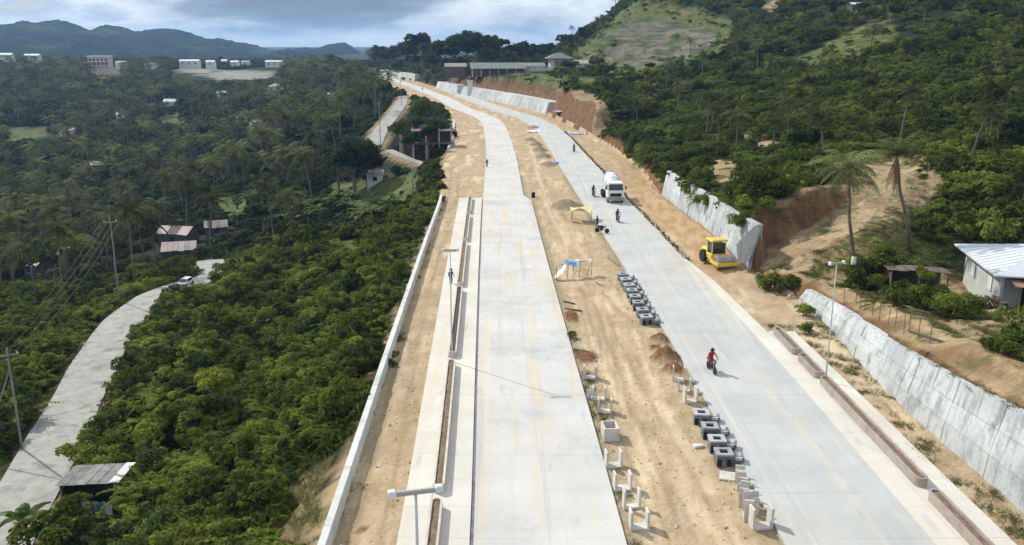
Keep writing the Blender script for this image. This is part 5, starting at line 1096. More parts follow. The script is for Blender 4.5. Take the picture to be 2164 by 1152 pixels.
for i in range(2):
    wire((xe, ye+i*.5, ze+he*.93), (xc, yc+i*.5, zc+hc*.93), 1.5, 'thin black cable from the grove pole to the lane pole', 'cables left of the bend'); wire((xc, yc+i*.5, zc+hc*.93), (xd, yd+i*.5, zd_+hd*.93), 1.5, 'thin black cable from the lane pole to the far strip pole', 'cables beyond the lane')
# stick fence on top of the near retaining wall
for i, (px, py) in enumerate([(1808, 640), (1818, 652), (1828, 658), (1843, 668), (1876, 690), (1890, 700), (1910, 706), (1920, 700), (1782, 650), (1858, 682), (1940, 716), (1965, 730)]):
    x, y, z = hit(px, py, 45, 95)
    o = link('fence_stick', MB().tube([(0, 0, -.3), (random.uniform(-.08, .08), 0, 1.5)], .03, 'wood', 5).mesh('fence_stick'), loc=(x, y, z)); setp(o, 'thin upright stick on the grassy top of the nearest retaining wall', 'stick', 'fence sticks above the nearest retaining wall')
# lumber lying on the wall top
for i, (px, py, a) in enumerate([(1978, 722, -52), (1990, 728, -50)]):
    x, y, z = hit(px, py, 45, 95); setp(link('timber_pole', MB().tube([(0, -2, .1), (0, 2, .1)], .07, 'darkwall', 6).mesh('timber_pole'), loc=(x, y, z), rot=(0, 0, R(-a-20))), ['left', 'right'][i]+' one of two dark timber poles lying above the nearest retaining wall', 'timber')

# ------------------------------------------------------------------ vegetation meshes
def leafcloud(name, lobes, nleaf, size, mname, flat=.55, asp=1.7, seed=0, core=True, inner=.75):
    """many small leaf faces spread through a lumpy volume"""
    g = np.random.default_rng(seed); lob = np.array(lobes, float); wts = lob[:, 3]**2; wts /= wts.sum()
    k = g.choice(len(lob), nleaf, p=wts); d = g.normal(size=(nleaf, 3)); d /= np.linalg.norm(d, axis=1)[:, None]; d[:, 2] = np.where(d[:, 2] < -.35, -d[:, 2], d[:, 2])
    rr = inner+(1.04-inner)*g.random(nleaf)**.6; rr *= 1+.10*np.sin(d[:, 0]*7+k)+.10*np.sin(d[:, 1]*9+k*2)
    P_ = lob[k, :3]+d*(lob[k, 3]*rr)[:, None]*np.array([1, 1, flat+.25])
    n = d+g.normal(size=(nleaf, 3))*.55; n[:, 2] += .45; n /= np.linalg.norm(n, axis=1)[:, None]
    a = np.cross(n, g.normal(size=(nleaf, 3))); a /= np.linalg.norm(a, axis=1)[:, None]; b = np.cross(n, a)
    s = size*(.6+.8*g.random(nleaf))[:, None]
    V = np.stack([P_-a*s*asp*.5, P_-b*s*.42-a*s*.05, P_+a*s*asp*.5-n*s*.15, P_+b*s*.42-a*s*.05], 1).reshape(-1, 3)
    f = np.arange(nleaf*4).reshape(-1, 4)
    me = bpy.data.meshes.new(name); me.vertices.add(len(V)); me.vertices.foreach_set('co', V.ravel()); me.loops.add(f.size); me.loops.foreach_set('vertex_index', f.ravel().astype(np.int32)); me.polygons.add(nleaf); me.polygons.foreach_set('loop_start', np.arange(0, f.size, 4, dtype=np.int32)); me.update(calc_edges=True)
    me.materials.append(M[mname]); return me
def spray(name, seed, mname, stems=26, leafs=16):
    # arching stems carrying paired leaflets
    g = np.random.default_rng(seed); V = []
    for i in range(stems):
        az = g.uniform(0, 6.28); el = g.uniform(.5, 1.45); L = g.uniform(.7, 1.25); p = np.array([g.uniform(-.35, .35), g.uniform(-.35, .35), 0.]); e = el
        for k in range(leafs):
            d = np.array([cos(az)*cos(e), sin(az)*cos(e), sin(e)]); p = p+d*L/leafs; e -= g.uniform(.06, .15)
            if k < 2: continue
            sd_ = np.array([-sin(az), cos(az), 0])
            for sg in (-1, 1):
                q = p+sg*sd_*.13*(1.2-k/leafs)+d*.05-np.array([0, 0, g.uniform(0, .05)]); w_ = d*.032
                V += [p-w_*.4, p+w_*.6, q+w_, q-w_*.6]
    V = np.array(V); n_ = len(V)//4; f = np.arange(n_*4); me = bpy.data.meshes.new(name); me.vertices.add(len(V)); me.vertices.foreach_set('co', V.ravel()); me.loops.add(n_*4); me.loops.foreach_set('vertex_index', f.astype(np.int32)); me.polygons.add(n_); me.polygons.foreach_set('loop_start', np.arange(0, n_*4, 4, dtype=np.int32)); me.update(calc_edges=True); me.materials.append(M[mname]); return me
def lobes_bush(seed, n=9, spread=.62, r0=.32, r1=.62, up=.35):
    g = random.Random(seed); L = []
    for i in range(n):
        a = g.random()*6.28; r = spread*sqrt(g.random()); L.append((r*cos(a), r*sin(a), g.uniform(.1, up+.35*(1-r)), g.uniform(r0, r1)))
    return L
BUSHN = [leafcloud('near_bush', lobes_bush(i, 22, .92, .12, .30, .62), 2300, .072, 'bush', seed=i, inner=.7) for i in range(5)]+[spray('near_bush_spray', 300+i, 'bush', 34) for i in range(4)]+[leafcloud('near_dark_bush', lobes_bush(i+150, 22, .92, .10, .30, .7), 2200, .07, 'tree', seed=i+150, inner=.65) for i in range(2)]+[leafcloud('near_fine_bush', lobes_bush(i+160, 34, 1.0, .07, .2, .6), 2200, .055, 'bush', seed=i+160, inner=.5) for i in range(3)]
BUSHM = [leafcloud('hill_bush', lobes_bush(i+20, 18, .90, .14, .34, .6), 1500, .09, 'bush_hill', seed=i+20, inner=.7) for i in range(4)]+[spray('hill_bush_spray', 320+i, 'bush_hill', 34) for i in range(3)]+[leafcloud('hill_fine_bush', lobes_bush(i+170, 32, 1.0, .08, .22, .6), 1800, .07, 'bush_hill', seed=i+170, inner=.5) for i in range(3)]
BUSHL = [leafcloud('light_bush', lobes_bush(121, 18, .92, .10, .26, .5), 1500, .075, 'bush_light', seed=121, inner=.7), spray('light_bush_spray', 340, 'bush_light', 30)]
BUSHF = [leafcloud('far_bush', lobes_bush(i+40, 8), 420, .20, 'far', seed=i+40) for i in range(4)]
TUFT = []
for i in range(3):
    m = MB(); g = random.Random(i)
    for k in range(90):
        a = g.random()*6.28; r = g.random()**.7*.55; h = g.uniform(.15, .45); w_ = .022; lean = g.uniform(.1, .45); x, y = r*cos(a), r*sin(a); b = g.random()*6.28
        m.add([(x-w_*cos(b), y-w_*sin(b), 0), (x+w_*cos(b), y+w_*sin(b), 0), (x+lean*cos(a), y+lean*sin(a), h)], [(0, 1, 2)], 'grass')
    TUFT.append(m.mesh('grass_tuft'))
def frond(m, az, el, ln, droop, mname, pairs=13, lw=.62, g=random):
    # arching rachis with two rows of leaflets
    pts = []; p = Vector((0, 0, 0)); e = el
    n = pairs+2
    for i in range(n):
        pts.append(p.copy()); st = ln/(n-1); p = p+Vector((cos(az)*cos(e), sin(az)*cos(e), sin(e)))*st; e -= droop/(n-1)*(1+.6*i/n)
    side = Vector((-sin(az), cos(az), 0)); vs = []; fs = []
    for i in range(1, n):
        t = i/(n-1); L = lw*(.45+1.15*sin(pi*min(t*1.05, 1))**.7)*ln/3.6; d = (pts[i]-pts[i-1]).normalized()
        for s in (-1, 1):
            o = len(vs); tip = pts[i]+side*s*L*.78+d*L*.45-Vector((0, 0, L*g.uniform(.25, .62))); wv = d*(ln/n*.74)
            vs += [pts[i]-wv*.5, pts[i]+wv*.5, tip+wv*.18, tip-wv*.18]; fs.append((o, o+1, o+2, o+3))
    o = len(vs)
    for i in range(0, n-1, 3):
        j = min(i+3, n-1); o = len(vs); wv = side*.05*(1-i/n); vs += [pts[i]-wv, pts[i]+wv, pts[j]+wv*.6, pts[j]-wv*.6]; fs.append((o, o+1, o+2, o+3))
    m.add(vs, fs, mname)
def palm_crown(seed, nf=17, ln=3.6, dead=2, pairs=12, mname='palm'):
    g = random.Random(seed); m = MB()
    for i in range(nf):
        t = i/nf; az = i*2.4+g.uniform(-.25, .25); el = 1.35-1.75*t+g.uniform(-.12, .12); frond(m, az, el, ln*g.uniform(.85, 1.12), .75+.75*(1-t)+g.uniform(-.2, .3), mname, pairs, g=g)
    for i in range(dead): frond(m, g.random()*6.28, -.9, ln*g.uniform(.6, .8), .5, 'deadfrond', pairs-4, .3, g=g)
    for i in range(7):
        a = g.random()*6.28; X = Matrix.Translation((.22*cos(a), .22*sin(a), -.25)); m.lathe([(.02, -.14), (.11, -.05), (.11, .05), (.02, .14)], 'deadfrond', 6, X)
    return m.mesh('crown')
def palm_trunk(seed, h=10, lean=1.0, r=.16):
    g = random.Random(seed); a = g.random()*6.28; pts = [(lean*cos(a)*(t**1.8), lean*sin(a)*(t**1.8), h*t-.6*(1-t)) for t in (0, .15, .35, .6, .8, 1)]
    return MB().tube(pts, [r*1.5, r*1.1, r, r*.9, r*.8, r*.75], 'bark', 6).mesh('trunk', True), pts[-1]
PC = [palm_crown(i) for i in range(5)]; PT = [palm_trunk(i+5, 10, random.uniform(.3, 1.5)) for i in range(5)]
PCF = [palm_crown(i+9, 13, 3.6, 0, 7) for i in range(4)]
def tree_crown(seed, n=14, nleaf=2600, size=.10, mname='tree', spread=.72, up=.55):
    g = random.Random(seed); L = []
    for i in range(n):
        a = g.random()*6.28; r = spread*sqrt(g.random()); L.append((r*cos(a), r*sin(a), g.uniform(-.25, up)*(1-.5*r), g.uniform(.22, .42)))
    return leafcloud('crown', L, nleaf, size, mname, .65, seed=seed, inner=.6)
TC = [tree_crown(i+60) for i in range(5)]; TCF = [tree_crown(i+70, 12, 900, .16, 'far') for i in range(4)]
M['darktree'] = leafmat('dark_tree_leaf', (.016, .032, .012), (.032, .055, .018), (.04, .06, .02), .1)
TCD = tree_crown(77, 20, 4200, .085, 'darktree', .62, .5)
TCB = [tree_crown(i+80, 12, 1900, .085, 'bush') for i in range(3)]; TCY = tree_crown(90, 10, 1700, .09, 'yellowleaf')
def tree_trunk(seed, h=1.0):
    g = random.Random(seed); m = MB(); m.tube([(0, 0, -.12), (.01, 0, .25), (.0, .02, .55), (.02, 0, .8)], [.05, .036, .03, .018], 'bark', 6)
    for i in range(5):
        a = i*1.3+g.random(); z = .35+.08*i; m.tube([(0, 0, z), (.18*cos(a), .18*sin(a), z+.13), (.34*cos(a), .34*sin(a), z+.28)], [.02, .014, .006], 'bark', 4)
    return m.mesh('trunk', True)
TT = [tree_trunk(i) for i in range(4)]
def banana_mesh(seed):
    g = random.Random(seed); m = MB()
    for i in range(9):
        az = i*2.4+g.uniform(-.3, .3); e = g.uniform(.7, 1.25); ln = g.uniform(1.6, 2.3); p = Vector((0, 0, 0)); pts = []
        for k in range(6): pts.append(p.copy()); p = p+Vector((cos(az)*cos(e), sin(az)*cos(e), sin(e)))*ln/5; e -= .38
        side = Vector((-sin(az), cos(az), 0)); ws = [.05, .22, .30, .29, .2, .02]; vs = []
        for q, w_ in zip(pts, ws): vs += [q+side*w_+Vector((0, 0, -.06)), q, q-side*w_+Vector((0, 0, -.06))]
        m.add(vs, [(3*k+j, 3*k+j+1, 3*k+4+j, 3*k+3+j) for k in range(5) for j in range(2)], 'banana')
    return m.mesh('leaves')
BN = [banana_mesh(i) for i in range(3)]; BNT = MB().tube([(0, 0, -.2), (0, 0, 1.6)], [.13, .09], 'bush', 7).mesh('stem', True)

def tree(name, x, y, z, h, cr, crown, trunk, label, cat, group=None, cz=.72):
    r = link(name, None, loc=(x, y, z)); setp(r, label, cat, group)
    q = min(h, cr*1.9); link('trunk', trunk, r, rot=(0, 0, random.random()*6.28), scl=(q, q, h*cz*1.02)); link('crown', crown, r, loc=(0, 0, h*cz), rot=(0, 0, random.random()*6.28), scl=(cr, cr, cr*random.uniform(.8, 1.05))); return r
def palm(x, y, z, h, label, group=None, scl=1., far=False, ci=None, rz=None):
    i = random.randrange(5) if ci is None else ci; tm, top = PT[i]; rz = random.random()*6.28 if rz is None else rz
    r = link('coconut_palm', None, loc=(x, y, z), rot=(0, 0, rz)); setp(r, label, 'palm tree', group)
    k = h/10; link('trunk', tm, r, scl=(1, 1, k)); link('crown', random.choice(PCF) if far else random.choice(PC), r, loc=(top[0], top[1], top[2]*k), rot=(0, 0, random.random()*6.28), scl=scl*random.uniform(.88, 1.12)); return r
# --- named trees
def named():
    for px, pyb, pyt, Y, cr, lb in [(1525, 290, 232, 165, .9, 'leaning coconut palm on the hillside above the second retaining wall'), (1636, 318, 258, 142, .8, 'small coconut palm on a bare red patch on the hillside'), (1672, 300, 215, 150, .9, 'coconut palm right of the one on the bare red patch'),
                                    (2108, 285, 188, 125, 1.0, 'coconut palm near the right edge of the hillside'), (2122, 285, 200, 124, .9, 'twin coconut palm just right of the one near the right edge'), (1545, 285, 225, 168, .8, 'second coconut palm beside the leaning one above the second wall')]:
        x, y, zt = D(px, pyt, Y); g = zat(x, y); palm(x, y, g, max(zt-g, 4), lb, scl=cr)
    # two tall roadside palms on the right
    x, y, z = hit(1822, 590, 60, 95); _, _, zt = D(1795, 352, y); r = link('coconut_palm', None, loc=(x, y, z)); setp(r, 'tall coconut palm left of the dead-fronded one, white cloth tied to its trunk', 'palm tree')
    tx = D(1795, 352, y)[0]-x; hh = zt-z; pts = [(0, 0, -.5), (tx*.5, 0, hh*.25), (tx*.8, 0, hh*.55), (tx, 0, hh)]; link('trunk', MB().tube(pts, [.24, .18, .15, .12], 'bark', 8).mesh('trunk', True), r); link('crown', palm_crown(101, 22, 3.5, 5, 18), r, loc=pts[-1])
    setp(link('tied_cloth', MB().lathe([(.19, 0), (.24, .2), (.22, .6), (.18, .75)], 'tarp_white', 9).mesh('tied_cloth'), loc=(x+tx*.44, y-.05, z+hh*.13)), 'pale cloth tied round the trunk of the tall palm', 'cloth')
    x, y, z = hit(1928, 535, 60, 100); _, _, zt = D(1896, 330, y); r = link('coconut_palm', None, loc=(x, y, z)); setp(r, 'tall coconut palm with a skirt of hanging brown dead fronds', 'palm tree')
    tx = D(1896, 330, y)[0]-x; hh = zt-z; pts = [(0, 0, -.5), (tx*.3, 0, hh*.3), (tx*.75, 0, hh*.65), (tx, 0, hh)]; link('trunk', MB().tube(pts, [.24, .18, .15, .12], 'bark', 8).mesh('trunk', True), r)
    g = random.Random(5); m = MB()
    for i in range(20): frond(m, i*2.4, 1.45-1.3*i/20, 3.3*g.uniform(.85, 1.1), 1.0, 'palm', 16, g=g)
    link('crown', m.mesh('crown'), r, loc=pts[-1]); m = MB()
    for i in range(10): frond(m, i*2.4, -1.15-g.uniform(0, .3), 2.9*g.uniform(.8, 1.3), .25, 'deadfrond', 14, .30, g=g)
    link('dead_fronds', m.mesh('dead_fronds'), r, loc=pts[-1])
    T = tree
    def by(px, pyb, pyt, Y, cr, crown, name, lb, cat='tree', cz=.66, group=None):
        Y0 = Y
        while Y < 760 and Y > 300 and D(px, pyb, Y)[0] < float(XR(min(Y, YEND)))+cr*.6: Y += 8
        cr *= Y/Y0; x, y, _ = D(px, pyb, Y); zt = D(px, pyt, Y)[2]; g = zat(x, y)
        hh = max(zt-g-cr*.75, 1.2)/cz; T(name, x, y, g, hh, cr, crown, random.choice(TT), lb, cat, group, cz)
    by(748, 378, 288, 192, 6.6, TCD, 'broadleaf_tree', 'large round dark tree left of the bend, below the lane', 'tree', .45); by(775, 376, 310, 196, 4.5, TCD, 'broadleaf_tree', 'dark tree on the right flank of the large round one', 'tree', .45); by(705, 160, 112, 620, 9, TC[3], 'broadleaf_tree', 'tall dark tree standing above the skyline left of the vanishing road')
    by(715, 372, 300, 200, 4.4, TC[1], 'broadleaf_tree', 'dark tree on the left flank of the large round one')
    by(912, 160, 108, 385, 5.4, TC[2], 'broadleaf_tree', 'rounded dark green tree standing alone by the far retaining wall')
    # clump at the bend
    for i, (px, pyb, pyt, Y, cr, c) in enumerate([(900, 300, 205, 232, 4.2, 0), (878, 310, 238, 225, 3.8, 1), (852, 315, 252, 220, 3.6, 2), (925, 315, 250, 210, 3.0, 3), (838, 300, 262, 240, 3.0, 4), (905, 330, 262, 200, 2.8, 2), (870, 330, 280, 205, 2.6, 3)]):
        by(px, pyb, pyt, Y, cr, TC[c], 'broadleaf_tree', ['tallest dark tree over the unfinished building', 'second tall tree left of the tallest at the bend', 'bushy tree at the left of the bend clump', 'narrow tree at the right side of the bend clump', 'small tree at the far left of the bend clump', 'low tree in front of the unfinished building', 'low tree in front of the grey roofed house at the bend'][i])
    # skyline trees over the far road
    sk = [(800, 150, 95, 560, 7), (822, 150, 100, 560, 7), (845, 150, 92, 540, 8), (868, 150, 82, 530, 9), (893, 145, 66, 520, 10), (915, 145, 82, 520, 9), (940, 145, 82, 500, 9), (962, 145, 68, 500, 12), (985, 145, 60, 500, 13), (1008, 145, 72, 500, 10), (1035, 145, 72, 480, 5.5), (1060, 142, 76, 480, 5.5), (1085, 142, 90, 480, 7), (1110, 142, 84, 500, 6),
          (1135, 142, 92, 500, 7), (1160, 140, 90, 520, 7), (1190, 138, 92, 520, 7), (1212, 136, 80, 510, 4.5), (1240, 135, 92, 500, 6), (880, 158, 108, 480, 6), (842, 160, 128, 470, 4), (1044, 146, 88, 500, 7), (1060, 146, 98, 520, 7), (1100, 146, 96, 520, 7), (1030, 140, 100, 470, 7), (1075, 140, 104, 470, 6), (975, 152, 112, 450, 6), (950, 158, 118, 440, 5)]
    for i, (px, pyb, pyt, Y, cr) in enumerate(sk):
        by(px, pyb, pyt, Y, cr, TCD if i % 3 == 0 else TCF[i % 4] if i % 3 == 1 else TC[i % 5], 'broadleaf_tree', 'dark broad tree on the ridge behind the green roofed shed and the far road', 'tree', .48, 'trees on the ridge beyond the far road')
    # shrubs beside the right road
    for px, pyb, cr, lb in ((1648, 620, 2.0, 'rounded dark shrub on the dirt between the roller and the nearest retaining wall'), (1620, 612, 1.4, 'smaller shrub on the left flank of the rounded dark shrub'), (1697, 668, 1.1, 'small shrub at the end of the nearest retaining wall')):
        x, y, z = hit(px, pyb, 50, 100); T('shrub', x, y, z, cr*1.1, cr, random.choice(TCB), random.choice(TT), lb, 'shrub', None, .3)
    x, y = G(1208, 712); T('shrub', x, y, 0, .5, .55, TCB[0], TT[0], 'small green shrub growing at the right edge of the left road', 'shrub', None, .3)
    # shrubs round the shed and house
    for i, (px, py, cr) in enumerate([(1845, 580, 2.0), (1880, 570, 2.2), (1915, 585, 1.9), (1850, 605, 1.3), (1960, 645, 1.9), (1985, 660, 1.6), (2030, 668, 1.8), (2050, 672, 1.3), (1920, 630, 1.5), (2125, 745, 1.0), (2085, 735, .9), (1700, 700, .8), (1890, 640, 1.3), (2000, 640, 1.4), (1860, 545, 1.4)]):
        x, y, z = hit(px, py+6, 45, 100); T('shrub', x, y, z, cr*1.1, cr, TCB[i % 3], TT[i % 4], 'green shrub in the bushy yard between the tall palms and the white roofed house', 'shrub', 'shrubs around the shed and the house yard', .35)
    x, y, z = hit(1950, 648, 45, 100); T('young_tree', x, y, z, 3.2, 1.0, TCB[1], TT[1], 'light green young tree in front of the low dark shed', 'tree', None, .8)
    # overhanging bushes on the second retaining wall
    for i, (px, py, Y, cr) in enumerate([(1590, 440, 95.5, 2.3), (1570, 470, 93.5, 1.7), (1600, 410, 98, 2.4), (1640, 400, 97, 1.8), (1560, 415, 102, 2.0), (1700, 385, 99, 1.6), (1655, 372, 102, 2.2), (1740, 372, 103, 1.8)]):
        x, y, z = D(px, py, Y); g = zat(x, y); z = max(g, z-cr*.5) if i > 2 else z-cr*.4; T('shrub', x, y, z if i < 3 else g, cr, cr, TCB[i % 3], TT[i % 4], 'leafy shrub overhanging the end of the wall behind the road roller' if i < 3 else 'leafy shrub on top of the red cut bank right of the roller', 'shrub', 'shrubs over the wall behind the roller' if i < 3 else 'shrubs on top of the cut bank', .4)
    # yellow-green tree on the slope by the parapet
    x, y, z = hit(470, 905, 30, 90); T('yellow_tree', x, y, z, 5.2, 2.1, TCY, TT[2], 'yellow-green tree on the thick slope between the village road and the parapet', 'tree', None, .75)
    # banana plants
    for i, (px, py, lb) in enumerate([(62, 1160, 'big banana plant in the bottom left corner'), (150, 1165, 'banana plant just below the bottom left shack'), (262, 1175, 'banana plant right of the bottom left shack'), (330, 1180, 'lowest banana plant near the bottom edge')]):
        x, y, z = hit(px, py, 25, 80); r = link('banana_plant', None, loc=(x, y, z)); setp(r, lb, 'banana plant'); s = 1.25 if i == 0 else .9; r.scale = (s, s, s); link('stem', BNT, r); link('leaves', BN[i % 3], r, loc=(0, 0, 1.4), rot=(0, 0, i))
    gb = 'banana plants in the grove above the slope'
    for i in range(26):
        px = random.uniform(480, 860); py = random.uniform(440, 500); x, y, z = hit(px, py, 90, 260); r = link('banana_plant', None, loc=(x, y, z+.8), rot=(0, 0, i)); setp(r, 'banana plant with long pale leaves in the grove above the thick slope', 'banana plant', gb); r.scale = (1.7,)*3; link('stem', BNT, r); link('leaves', BN[i % 3], r, loc=(0, 0, 1.4))
named()

# ------------------------------------------------------------------ scattered vegetation
def scatter(name, label, sources, pts, rot, scl, idx, cat=None):
    colx = bpy.data.collections.new(name+'_kinds')
    for i, s in enumerate(sources):
        o = bpy.data.objects.new('%s_%02d' % (name, i), s); colx.objects.link(o)
    me = bpy.data.meshes.new(name); me.vertices.add(len(pts)); me.vertices.foreach_set('co', np.asarray(pts, np.float32).ravel())
    for k, a in (('turn', rot), ('size', scl)):
        at = me.attributes.new(k, 'FLOAT_VECTOR', 'POINT'); at.data.foreach_set('vector', np.asarray(a, np.float32).ravel())
    at = me.attributes.new('kind_index', 'INT', 'POINT'); at.data.foreach_set('value', np.asarray(idx, np.int32))
    o = link(name, me); setp(o, label, cat, None, 'stuff')
    ng = bpy.data.node_groups.new(name, 'GeometryNodeTree'); ng.interface.new_socket('Geometry', in_out='INPUT', socket_type='NodeSocketGeometry'); ng.interface.new_socket('Geometry', in_out='OUTPUT', socket_type='NodeSocketGeometry')
    N = ng.nodes.new; L = ng.links.new; gi = N('NodeGroupInput'); go = N('NodeGroupOutput'); ip = N('GeometryNodeInstanceOnPoints'); ci = N('GeometryNodeCollectionInfo'); ci.inputs['Collection'].default_value = colx; ci.inputs['Separate Children'].default_value = True; ci.inputs['Reset Children'].default_value = True
    def na(nm, ty): n = N('GeometryNodeInputNamedAttribute'); n.data_type = ty; n.inputs['Name'].default_value = nm; return n.outputs['Attribute']
    L(gi.outputs[0], ip.inputs['Points']); L(ci.outputs[0], ip.inputs['Instance']); ip.inputs['Pick Instance'].default_value = True; L(na('kind_index', 'INT'), ip.inputs['Instance Index'])
    L(na('turn', 'FLOAT_VECTOR'), ip.inputs['Rotation']); L(na('size', 'FLOAT_VECTOR'), ip.inputs['Scale']); L(ip.outputs[0], go.inputs[0])
    o.modifiers.new('scatter', 'NODES').node_group = ng; return o
def candidates(n, y0, y1, u0, u1, power=1.0, side=1):
    """points in a fan ahead of the road, even per area within each ring"""
    y = (y0**(2)+(y1**2-y0**2)*rng.random(n))**.5 if power == 1 else y0*(y1/y0)**rng.random(n); u = u0+(u1-u0)*rng.random(n); return u*y, y
OPEN = [([(430, 425), (545, 400), (550, 440), (425, 470)], 150), ([(40, 410), (115, 410), (115, 440), (45, 440)], 200), ([(330, 238), (400, 238), (400, 265), (335, 262)], 330), ([(0, 262), (110, 262), (120, 292), (0, 300)], 300), ([(690, 375), (900, 350), (900, 430), (690, 440)], 150), ([(200, 140), (260, 138), (262, 165), (200, 165)], 900), ([(685, 285), (810, 285), (810, 385), (685, 385)], 190), ([(350, 495), (475, 480), (475, 560), (350, 560)], 120), ([(825, 215), (950, 215), (950, 330), (825, 330)], 200)]
def low(x, y, z, h):
    px, py = proj(x, y, z+h); op = np.zeros(np.shape(x), bool)
    for po, yy_ in OPEN:
        for hh in (h, h*.55): a, b = proj(x, y, z+hh); op |= inpoly(a, b, po)
    return ~op & ~((px > 350) & (px < 600) & (py < 168) & (y < 800)) & ~((px < 780) & (py < 124+4*np.sin(x*.05)))
def keep(x, y, margin_l=1.2, margin_r=1.5, gr=.12, allowdirt=False):
    z = zfun(x, y); dz, gz, rz, fz = zones(x, y, z); yy = np.minimum(y, YEND+8)
    ins = (x > XL(yy)-margin_l) & (x < XR(yy)+margin_r) & (y < YEND+8)
    ok = ~ins & (dz < .4) & (fz < .5) & ((rz < .5) | (rng.random(len(x)) < .08))
    ok &= (gz < .5) | (rng.random(len(x)) < gr)
    for pl, mg in ((SIDE, 4.4), (LANE, 5.5), (LANE2, 3.5), (RAMP, 5), (UPTH, 2.2)):
        ok &= pdist(x, y, pl)[0] > mg
    for hx, hy, hr in CLEAR: ok &= ~((np.abs(x-hx) < hr) & (y-hy < hr) & (y-hy > -hr*2.3))
    return ok, z
CLEAR = [(o.location.x, o.location.y, (3.4 if o.location.y < 180 else 5.5) if o.name.startswith('house') else 3.9) for o in bpy.data.objects if o.name.split('.')[0] in ('house', 'shack', 'parked_car')]
CLEAR += [(o.location.x, o.location.y, 1.3) for o in bpy.data.objects if o.name.split('.')[0] in ('banana_plant',)]
hx, hy, _ = D(2090, 600, 78); CLEAR += [(hx, hy, 10)]; hx, hy, _ = D(1181, 145, 425); CLEAR += [(hx, hy, 20)]; hx, hy, _ = D(1052, 155, 415); CLEAR += [(hx, hy, 22)]
LIGHTK = 2
def dense(name, label, sources, n, y0, y1, u0, u1, smin, smax, cell, sink=.25, margin=(1.2, 1.5), gr=.1, power=1, cat=None, tall=(.7, 1.1), filt=None, relief=0., light=None):
    x, y = candidates(n, y0, y1, u0, u1, power); ok, z = keep(x, y, margin[0], margin[1], gr)
    if filt is not None: ok &= filt(x, y, z)
    x, y, z = x[ok], y[ok], z[ok]; k = len(x); s = smin+(smax-smin)*rng.random(k)**1.5; s = np.where((zones(x, y, z)[1] > .4) & (y > 130), s*.5, s)
    s *= (1+.35*wob(x, y, 12))
    print(name, k)
    ns = len(sources)-(LIGHTK if light is not None else 0); idx = rng.integers(0, ns, k)
    if light is not None:
        lm = (wob(x+200, y-60, 14)+.5*wob(x, y+300, 4)+.35*rng.standard_normal(k)) > light; idx = np.where(lm, ns+rng.integers(0, LIGHTK, k), idx); s = np.where(lm, s*.75, s)
    return scatter(name, label, sources, np.stack([x, y, z-s*sink+relief*np.clip((XL(np.minimum(y, YEND))-x)/9, 0, 1)**(relief > 1.05)*(.9*wob(x+40, y, 6, 4)+1.1*wob(x, y+70, 17, 4)+.5)], 1), np.stack([rng.uniform(-.2, .2, k), rng.uniform(-.2, .2, k), rng.random(k)*6.28], 1), np.stack([s*rng.uniform(.75, 1.3, k), s*rng.uniform(.75, 1.3, k), s*rng.uniform(*tall, k)], 1), idx, cat)
leftf = lambda x, y, z: (x < XL(np.minimum(y, YEND)))
def rightf(x, y, z):
    a, b = proj(x, y, z+1.2); bare = inpoly(a, b, [(1488, 322), (1562, 322), (1575, 400), (1500, 388)])&(y < 150)
    bare |= inpoly(a, b, [(1610, 425), (1840, 410), (1860, 350), (1900, 340), (2010, 335), (2010, 385), (1900, 440), (1850, 500), (1600, 550)])&(y < 125)
    return (x > XR(np.minimum(y, YEND))) & ~bare
dense('slope_thicket', 'thick green bushes and vines covering the slope left of the parapet', BUSHN+BUSHL, 14500, 22, 150, -.78, -.02, .5, 2.5, 1, filt=leftf, cat='bushes', tall=(.7, 1.3), relief=1.9, light=.32, margin=(1.35, 1.5))
dense('grove_undergrowth', 'undergrowth beneath the palms of the left valley', BUSHF+BUSHL, 12000, 130, 420, -.75, -.05, 1.2, 3.0, 1, filt=leftf, cat='undergrowth', light=.55)
dense('far_undergrowth', 'dark scrub and small trees in the far part of the left valley', BUSHF, 15000, 380, 1150, -.72, .02, 3.0, 6.5, 1, filt=lambda x, y, z: leftf(x, y, z) & low(x, y, z, 3), cat='scrub')
dense('hill_thicket', 'dense shrubs covering the hill on the right', BUSHM+BUSHL, 13000, 30, 250, .08, .80, .8, 2.9, 1, filt=rightf, cat='bushes', tall=(.7, 1.3), relief=1.6, light=.30, gr=.5)
dense('far_hill_thicket', 'dense dark shrubs on the upper part of the right hill', BUSHM+BUSHF[:1]+BUSHL, 18000, 230, 700, -.17, .85, 1.5, 4.0, 1, filt=rightf, cat='bushes', gr=.55, light=.28, relief=1.0)
def near_road_clear(x, y, z): return pdist(x, y, SIDE)[0] < 6.5
